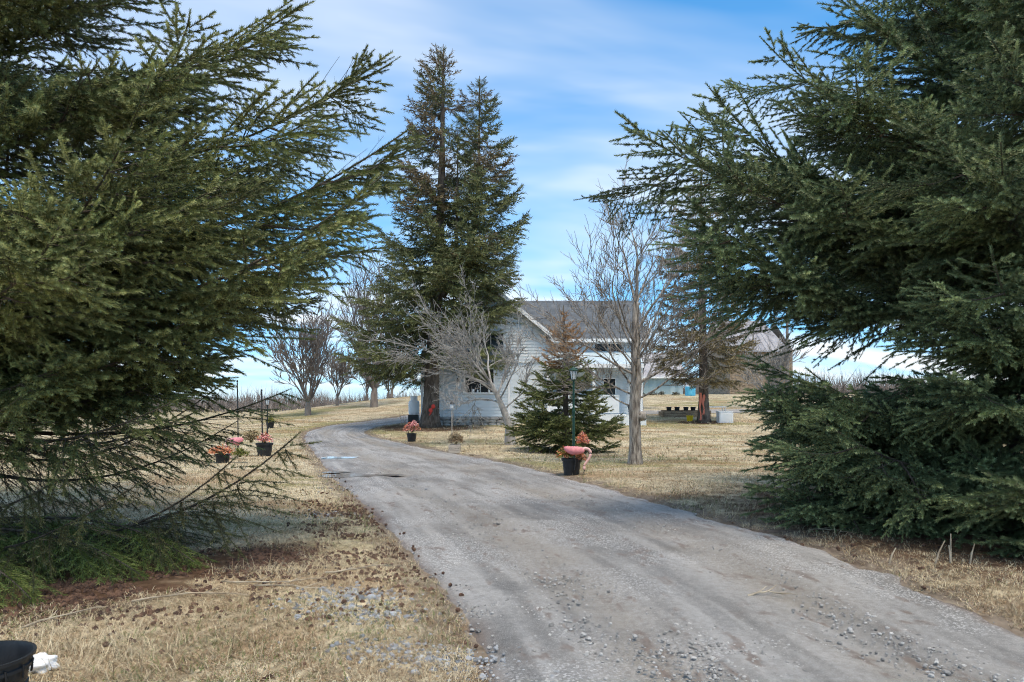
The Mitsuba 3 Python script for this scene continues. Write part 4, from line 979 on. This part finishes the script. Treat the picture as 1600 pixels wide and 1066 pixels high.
scene['blue_barrel__lid'] = ply(lathe([(.41, .84), (.41, .95), (.30, 1.12), (0, 1.15)], 24, (15.7, 62, zz)), 'mat_white', 30)
lab('blue_barrel', 'bright blue barrel with a white top at the right end of the garage wall', 'barrel')
for n_, xx in enumerate((10.6, 11.7, 12.8, 13.6, 14.9)):
    zz = float(H(xx, 64)); k = put_clump('low_shrub', 90, xx, 64, zz + .10, .45, .3, .3, .16, [(.05, .05, .035), (.09, .08, .05), (.12, .09, .06)], 40 + n_)
    lab(k, f"dark low shrub at the foot of the garage wall, {['leftmost', 'second from left', 'third from left', 'fourth from left', 'rightmost'][n_]} of five", 'shrub')
# black bin on the porch edge
scene['black_bin__body'] = ply(lathe([(0, 0), (.17, 0), (.22, .42), (.24, .42), (.24, .46), (.20, .46), (.16, .03)], 20, (6.1, 35.7, float(H(6.1, 35.7)) + .52)), 'mat_black_plastic', 30)
m = MB(); m.box(5.6, 6.75, 35.4, 35.94, .25, float(H(6.1, 35.7)) + .515); add('porch_step', m.mesh(), 'mat_siding_pale')
lab('porch_step', 'pale step block in front of the porch under the black bin', 'step')
lab('black_bin', 'black bin standing on the step at the right end of the porch', 'bin')
# red vehicle hidden behind the right spruce
cx, cy = 19.0, 29.5; cz = float(H(cx, cy))
sec = np.array([(-2.2, .45), (-2.25, .85), (-1.3, .98), (-.7, 1.50), (.9, 1.52), (1.55, 1.02), (2.2, .95), (2.25, .45)])
poly = shapely.Polygon(sec).buffer(.06).buffer(-.03)
e = trimesh.creation.extrude_polygon(poly, 1.7, engine='earcut'); v = e.vertices[:, [0, 2, 1]]; v = v * [1, 1, 1] + [cx, cy - .85, cz]
v[:, 1] = cy + (v[:, 1] - cy) * np.where(v[:, 2] - cz > 1.1, .84, 1.0)
add('parked_car__body', (v, e.faces[:, ::-1]), 'mat_red', 25)
for a_, b_ in (((-.55, 1.04), (.12, 1.42)), ((.22, 1.04), (.95, 1.42))):
    m = MB(); m.quad((cx + a_[0] - .25 * (a_[0] < 0), cy - .862, cz + a_[1]), (cx + b_[0] + .25 * (b_[0] > .5), cy - .862, cz + a_[1]), (cx + b_[0], cy - .735, cz + b_[1]), (cx + a_[0] + .05, cy - .735, cz + b_[1])); add('parked_car__window', m.mesh(), 'mat_window')
for qx in (-1.4, 1.4):
    k = num('parked_car__wheel'); scene[k] = ply(lathe([(.17, 0), (.31, 0), (.34, .04), (.34, .17), (.31, .21), (.17, .21)], 24), 'mat_black_plastic', 30, to_world=T().translate([cx + qx, cy - .70, cz + .34]).rotate([1, 0, 0], 90))
    scene[k + '__rim'] = ply(lathe([(0, .015), (.1, .03), (.172, .015), (.172, .2), (0, .2)], 20), 'mat_glass_lamp', 30, to_world=T().translate([cx + qx, cy - .70, cz + .34]).rotate([1, 0, 0], 90))
lab('parked_car', 'red car mostly hidden behind the dense right spruce', 'car')
# rocks along the right field
rr_ = np.random.default_rng(31)
SPOT = ['leftmost', 'second from left', 'third from left', 'fourth from left', 'fifth from left', 'rightmost']
for n_, (qx, qy) in enumerate(((15.2, 27.5), (16.2, 27.0), (17.1, 27.6), (18.0, 27.2), (19.0, 27.6), (19.9, 27.3))):
    s = trimesh.creation.icosphere(2, 1.0); s.vertices *= (1 + .6 * (meshkit.noise(s.vertices * 1.6 + n_ * 5, 2)[:, None] - .5)) * [.42, .3, .22]; s.apply_translation((qx, qy, float(H(qx, qy)) + .1))
    k = add('field_rock', (s.vertices, s.faces), 'mat_bark_pale', 35); lab(k, f'pale field rock in the row beyond the right spruce, {SPOT[n_]} of six', 'rock')
# red flag by the right spruce's skirt
m = MB(); e = trimesh.creation.icosphere(2, 1.0); e.vertices *= (1 + .9 * (meshkit.noise(e.vertices * 2.2, 5)[:, None] - .5)) * [.075, .05, .085]; e.apply_translation((4.13, 10.25, .13)); m.tm(e)
m.put(*tube([(4.13, 10.25, .0), (4.12, 10.25, .1)], .015, 5)); add('red_cloth', m.mesh(), 'mat_red_ribbon', 40)
lab('red_cloth', 'crumpled red cloth scrap at the left foot of the right spruce', 'cloth scrap')
# black pot at the lower left corner with a crumpled paper beside it
x, y, r, h = -2.74, 3.62, .235, .285
z = float(ground_z(x, y))
scene['nursery_pot__body'] = ply(lathe([(0, .012), (r * .80, 0), (r * .86, h * .36), (r * .90, h * .38), (r * .90, h * .44), (r * .87, h * .46), (r * .93, h * .74), (r * .985, h * .755), (r * .985, h * .81), (r * .95, h * .83), (r * .97, h * .93), (r * 1.04, h * .94), (r * 1.05, h), (r * .985, h), (r * .95, h * .9), (r * .80, .03), (0, .03)], 56, (x, y, z)), 'mat_black_plastic', 30)
for a in np.arange(-3.4, .6, .42):
    m = MB(); m.put(*tube([(x + r * .995 * math.cos(a), y + r * .995 * math.sin(a), z + h * .86), (x + r * .96 * math.cos(a + .04), y + r * .96 * math.sin(a + .04), z + h * .62)], .006, 5))
    add('nursery_pot__rib', m.mesh(), 'mat_black_plastic', True)
lab('nursery_pot', 'empty round black plastic pot in the lower left corner', 'plant pot')
e = trimesh.creation.icosphere(3, 1.0); e.vertices *= (1 + .9 * (meshkit.noise(e.vertices * 2.6, 6)[:, None] - .5)) * [.065, .05, .05] * (1.25 - .55 * np.clip(e.vertices[:, 2:], -1, 1)); e.apply_translation((-2.78, 4.16, float(ground_z(-2.78, 4.16)) + .05))
add('paper_scrap', (e.vertices, e.faces), 'mat_white', 18); lab('paper_scrap', 'crumpled white paper on the grass beside the black pot in the corner', 'paper')


# ------------------------------------------------------------------ grass, cones, stones, sticks
rng = np.random.default_rng(99)


def sample(n, ylo, yhi, power, xmax=None):
    """points in the part of the yard that the drive looks at, denser towards its near end"""
    y = ylo * (yhi / ylo) ** (rng.random(n) ** power)
    x = rng.uniform(-.86, .86, n) * y
    return x, y


def blades(x, y, per, length, width, lean, cols, segs=2):
    n = len(x); N = n * per
    bx_ = np.repeat(x, per) + rng.normal(0, .02, N) * (1 + np.repeat(y, per) * .05); by_ = np.repeat(y, per) + rng.normal(0, .02, N) * (1 + np.repeat(y, per) * .05)
    z = ground_z(bx_, by_) - .006
    a = np.repeat(rng.uniform(0, 6.28, n), per) + rng.normal(0, .9, N)
    ln = length * rng.uniform(.5, 1.3, N); le = np.radians(np.clip(rng.normal(lean, 20, N), 5, 86))
    hd = np.stack([np.cos(a), np.sin(a), 0 * a], 1); sd = np.stack([-np.sin(a), np.cos(a), 0 * a], 1) * (width * rng.uniform(.6, 1.3, N) * .5)[:, None]
    b = np.stack([bx_, by_, z], 1); up = np.array([0, 0, 1.0])
    mid = b + (hd * np.sin(le * .7)[:, None] + up * np.cos(le * .7)[:, None]) * (ln * .5)[:, None]
    le2 = np.minimum(le * 1.35, 1.62)
    tip = mid + (hd * np.sin(le2)[:, None] + up * np.cos(le2)[:, None]) * (ln * .55)[:, None]
    c = cols(bx_, by_, N)
    i = np.arange(N)
    if segs == 2:
        v = np.stack([b - sd, b + sd, mid - sd * .8, mid + sd * .8, tip], 1).reshape(-1, 3); i = i * 5
        return v, np.vstack([np.c_[i, i + 1, i + 3], np.c_[i, i + 3, i + 2], np.c_[i + 2, i + 3, i + 4]]), np.repeat(c, 5, 0)
    v = np.stack([b - sd, b + sd, tip], 1).reshape(-1, 3); i = i * 3
    return v, np.c_[i, i + 1, i + 2], np.repeat(c, 3, 0)


def straw(x, y, N):
    g = meshkit.fbm(np.c_[x * .6, y * .8, 0 * x], 3, 4); t = rng.random((N, 1))
    c = np.array((.34, .275, .175)) * (1 - t) + np.array((.66, .575, .41)) * t
    grn = (rng.random(N) < np.clip((g - .48) * 2.6, .02, .34))[:, None]
    c = np.where(grn, np.array((.12, .15, .045)) * (.7 + .7 * t), c)
    bn = meshkit.fbm(np.c_[x * 1.3, y * 1.6, 0 * x], 3, 14)
    brn = (rng.random(N) < np.clip((bn - .44) * 3.2, .05, .55))[:, None]
    return np.where(brn, np.array((.25, .17, .10)) * (.6 + .8 * t), c)


def keep_off_road(x, y, margin):
    sd = road_sd(x, y); p = np.stack([x, y, 0 * x], -1)
    bed = np.minimum(((x + 4.0) / 1.5) ** 2 + ((y - 6.1 - .25 * (x + 4)) / .88) ** 2, ((x + 2.65) / .55) ** 2 + ((y - 7.1) / .42) ** 2)
    k = (bed > 1 + .8 * (rng.random(len(x)) - .6)) & (sd > margin + .22 * (meshkit.fbm(p * 2.2, 3, 8) - .5) * 2)
    d = np.minimum(np.hypot(x + 6.2, y - 6.6) / 3.2, np.hypot(x - RT[0], y - RT[1]) / 5.0)
    return k & (rng.random(len(x)) < np.clip((d - .62) * 3.5, .03, 1))


gm = MB()
for n, lo, hi, pw, per, ln, wd_, le, sg in ((38000, 3.4, 9.5, .9, 5, .062, .0046, 70, 2), (5000, 3.4, 9.0, .9, 6, .15, .0042, 64, 2), (26000, 9.0, 20, .9, 4, .085, .010, 55, 1), (16000, 19, 42, 1.0, 4, .10, .022, 52, 1)):
    x, y = sample(n, lo, hi, pw); k = keep_off_road(x, y, -.03); x, y = x[k], y[k]
    if ln == .15:                                    # long tufts gather in patches
        k = meshkit.fbm(np.c_[x * .9, y * .9, 0 * x], 3, 12) > .50; x, y = x[k], y[k]
    gm.put(*blades(x, y, per, ln, wd_, le, straw, sg))
add('dry_grass', gm.mesh(), 'mat_blades', color=gm.col())
lab('dry_grass', 'matted straw-coloured dead grass with a few green blades beside the driveway', 'grass', kind='stuff')

# upright dead stalks at the right edge of the drive
for n_, (qx, qy, hh, ln_) in enumerate(((4.05, 6.75, .24, .10), (4.3, 6.9, .27, .0), (4.27, 6.85, .17, -.02), (4.42, 6.8, .20, .05), (3.72, 6.95, .16, .07), (4.95, 6.7, .14, -.05), (5.25, 6.7, .16, .03))):
    z = float(ground_z(qx, qy)); k = add('dead_stalk', tube([(qx, qy, z - .02), (qx + ln_ * .45, qy, z + hh * .55), (qx + ln_, qy, z + hh)], [.009, .008, .005], 6), 'mat_straw_stalk', True)
    lab(k, ['tilted pale stalk standing second from the left in the shade edge under the right spruce', 'tallest upright pale stalk in the middle of the row under the right spruce', 'short pale stalk close against the tallest one under the right spruce', 'slightly tilted pale stalk just right of the tallest one', 'short leaning pale stalk at the left end of the row', 'bent pale stalk second from the right end of the row', 'short pale stalk at the right end of the row'][n_], 'dead stalk', 'dead stalks below the right spruce')
grain('mat_straw_stalk', (.26, .21, .15), (.52, .45, .34), 9, 9, 9, .8)

# fallen cones
def cone_mesh(nr, ns, seed):
    r_ = np.random.default_rng(seed); u = np.linspace(0, 1, nr); prof = .5 * np.sin(np.pi * np.clip(u * .96 + .02, 0, 1)) ** .7
    prof = prof * (1 + .16 * np.where(np.arange(nr) % 2, 1, -1))
    ang = np.arange(ns) / ns * 6.283
    v = np.concatenate([np.stack([0 * ang + u_, p_ * .42 * np.cos(ang + .5 * i_), p_ * .42 * np.sin(ang + .5 * i_)], 1) for i_, (u_, p_) in enumerate(zip(u - .5, prof))]) * [1, 1.9, 1.9]
    v = v * r_.uniform(.94, 1.06, v.shape); i, j = np.meshgrid(np.arange(nr - 1), np.arange(ns), indexing='ij'); p, q = i * ns + j, i * ns + (j + 1) % ns
    return v * .048, np.concatenate([np.stack([p, p + ns, q], -1).reshape(-1, 3), np.stack([q, p + ns, q + ns], -1).reshape(-1, 3)])


CONES = [cone_mesh(7, 6, s) for s in range(4)]; CPLY = [ply(c, 'mat_cone') for c in CONES]
cxs, cys = [], []
for n, mxx, myy, sx, sy in ((4600, -4.0, 6.1, .85, .48), (1100, -2.75, 7.1, .42, .30), (420, -1.9, 5.5, .8, .9), (130, -1.4, 6.6, .4, 1.2), (260, 4.6, 8.2, .9, .8), (160, 3.9, 6.6, .9, .6)):
    cxs.append(rng.normal(mxx, sx, n)); cys.append(rng.normal(myy, sy, n))
band_y = rng.normal(8.9, 1.5, 1300); band_x = np.interp(band_y, [p[1] for p in LEFT[:12]], [p[0] for p in LEFT[:12]]) - np.abs(rng.normal(.30, .38, 1300))
cxs.append(band_x); cys.append(band_y)
sc_y = rng.uniform(4.5, 17, 60); cxs.append(np.interp(sc_y, [p[1] for p in LEFT[:12]], [p[0] for p in LEFT[:12]]) + rng.exponential(.35, 60)); cys.append(sc_y)
cxs, cys = np.concatenate(cxs), np.concatenate(cys)
k = (meshkit.fbm(np.c_[cxs * 1.7, cys * 1.7, 0 * cxs], 3, 19) > rng.uniform(.36, .56, len(cxs))) & (cys > 3.9) & (np.abs(cxs) < .80 * cys) & (road_sd(cxs, cys) > np.where(cxs > 1.5, -.12, -.22)) & ~((cxs < -2.4) & (cys < 4.4)); cxs, cys = cxs[k], cys[k]
o = np.argsort(cys + .25 * np.abs(cxs)); cxs, cys = cxs[o], cys[o]
cz = ground_z(cxs, cys); cz = np.where(road_sd(cxs, cys) < 0, H(cxs, cys) + .0, cz); cm = MB()
for n_, (x, y, z) in enumerate(zip(cxs, cys, cz)):
    s = rng.uniform(.5, 1.1); rz_, tl = rng.uniform(0, 360), rng.normal(0, 14)
    M = T().translate([float(x), float(y), float(z) + rng.uniform(.001, .010) * s]).rotate([0, 0, 1], float(rz_)).rotate([0, 1, 0], float(tl)).scale(float(s))
    if n_ < 300:
        k = num('spruce_cone'); scene[k] = {**CPLY[n_ % 4], 'to_world': M}
        w_ = 'right' if x > 2 else 'left'
        lab(k, f'brown fallen spruce cone in the dead grass on the {w_} side of the driveway', 'spruce cone', f'fallen spruce cones {w_} of the driveway')
    else:
        M = np.array(M.matrix); v, f = CONES[n_ % 4]; cm.put(v @ M[:3, :3].T + M[:3, 3], f)
add('cone_litter', cm.mesh(), 'mat_cone'); lab('cone_litter', 'thick scatter of smaller brown cones under the left spruce', 'cone litter', kind='stuff')

# loose stones: on the drive and in bluish heaps on its left verge
octa = trimesh.creation.icosphere(0, 1.0); sm_ = MB()
x, y = sample(60000, 3.6, 18, 1.0); sdv = road_sd(x, y)
dens = meshkit.fbm(np.c_[x * 1.1, y * 1.1, 0 * x], 3, 21)
k = (sdv < -.05) & (rng.random(len(x)) < np.clip((dens - .42) * 3.2, .05, .9) * .75); x, y = x[k], y[k]
hx, hy = [], []
for qx, qy, s_, n in ((-1.25, 5.75, .16, 330), (-1.05, 5.2, .15, 240), (-.75, 4.5, .16, 220), (-.35, 4.3, .18, 200), (-2.55, 9.9, .22, 200), (-1.45, 5.45, .15, 150), (-2.9, 13, .3, 120)):
    hx.append(rng.normal(qx, s_ * 1.5, n)); hy.append(rng.normal(qy, s_ * .8, n))
hx, hy = np.concatenate(hx), np.concatenate(hy)
X_ = np.r_[x, hx]; Y_ = np.r_[y, hy]; heap = np.r_[np.zeros(len(x)), np.ones(len(hx))]
Z_ = np.where(road_sd(X_, Y_) > 0, ground_z(X_, Y_) + .003, H(X_, Y_) - .004)
size = np.where(heap > 0, rng.gamma(3.0, .0034, len(X_)) + .003, rng.gamma(2.2, .0027, len(X_)) + .003)
M = unit(rng.normal(size=(len(X_), 3, 3))); sc_ = rng.uniform(.6, 1.2, (len(X_), 1, 3))
v = octa.vertices[None] * sc_ * size[:, None, None] + 0 * M[:, :1] ; th = rng.uniform(0, 6.28, len(X_))
v = np.stack([v[..., 0] * np.cos(th)[:, None] - v[..., 1] * np.sin(th)[:, None], v[..., 0] * np.sin(th)[:, None] + v[..., 1] * np.cos(th)[:, None], v[..., 2] * .7], -1) + np.stack([X_, Y_, Z_], 1)[:, None]
tone = rng.uniform(.15, .46, (len(X_), 1)); c = tone * np.where(heap[:, None] > 0, np.array((.86, .90, .95)), np.array((1.0, .98, .95)))
f = (octa.faces[None] + (np.arange(len(X_)) * len(octa.vertices))[:, None, None]).reshape(-1, 3)
add('gravel', (v.reshape(-1, 3), f), 'mat_blades', color=np.repeat(c, len(octa.vertices), 0))
lab('gravel', 'loose grey and bluish gravel scattered on the driveway and its left verge', 'gravel', kind='stuff')

# fallen sticks
STK = [((-3.0, 5.55), .9, .25, 'long pale stick lying across the grass left of the driveway, nearest to the cone bed'), ((-2.2, 5.95), .8, -.05, 'pale stick lying in the grass between the cone bed and the driveway'), ((-2.55, 6.1), 1.1, .12, 'thin dead branch lying in front of the brown cone bed'),
       ((-1.7, 6.4), .7, .35, 'short dead branch in the grass close to the left edge of the driveway'), ((1.95, 5.85), .34, .02, 'forked dead twig lying on the gravel on the right half of the driveway'), ((3.6, 8.55), .5, -.6, 'dead twig lying at the grass edge right of the driveway below the spruce'), ((-3.4, 4.9), .55, 1.0, 'bleached stick poking up near the black pot in the corner')]
for n_, ((qx, qy), L, a, lb) in enumerate(STK):
    z = float(H(qx, qy) + .01 if road_sd(np.array([qx]), np.array([qy]))[0] < 0 else ground_z(qx, qy) + .02) + .01; m = MB(); t = np.linspace(0, 1, 8)
    p = np.c_[qx + L * t * math.cos(a), qy + L * t * math.sin(a) + .07 * L * np.sin(t * (4 + n_) + n_) + .02 * np.sin(t * 17 + n_), z - .012 + .02 * np.sin(t * 3)]
    m.put(*tube(p, np.linspace(.009, .003, 8), 6))
    for q in (2, 4, 5): m.put(*tube([p[q], p[q] + [.08 * math.cos(a + .7 * (-1) ** q), .08 * math.sin(a + .7 * (-1) ** q), .012], p[q] + [.17 * math.cos(a + .8 * (-1) ** q), .17 * math.sin(a + .8 * (-1) ** q), .02]], [.005, .004, .002], 5))
    k = add('fallen_stick', m.mesh(), 'mat_straw_stalk', True); lab(k, lb, 'stick')
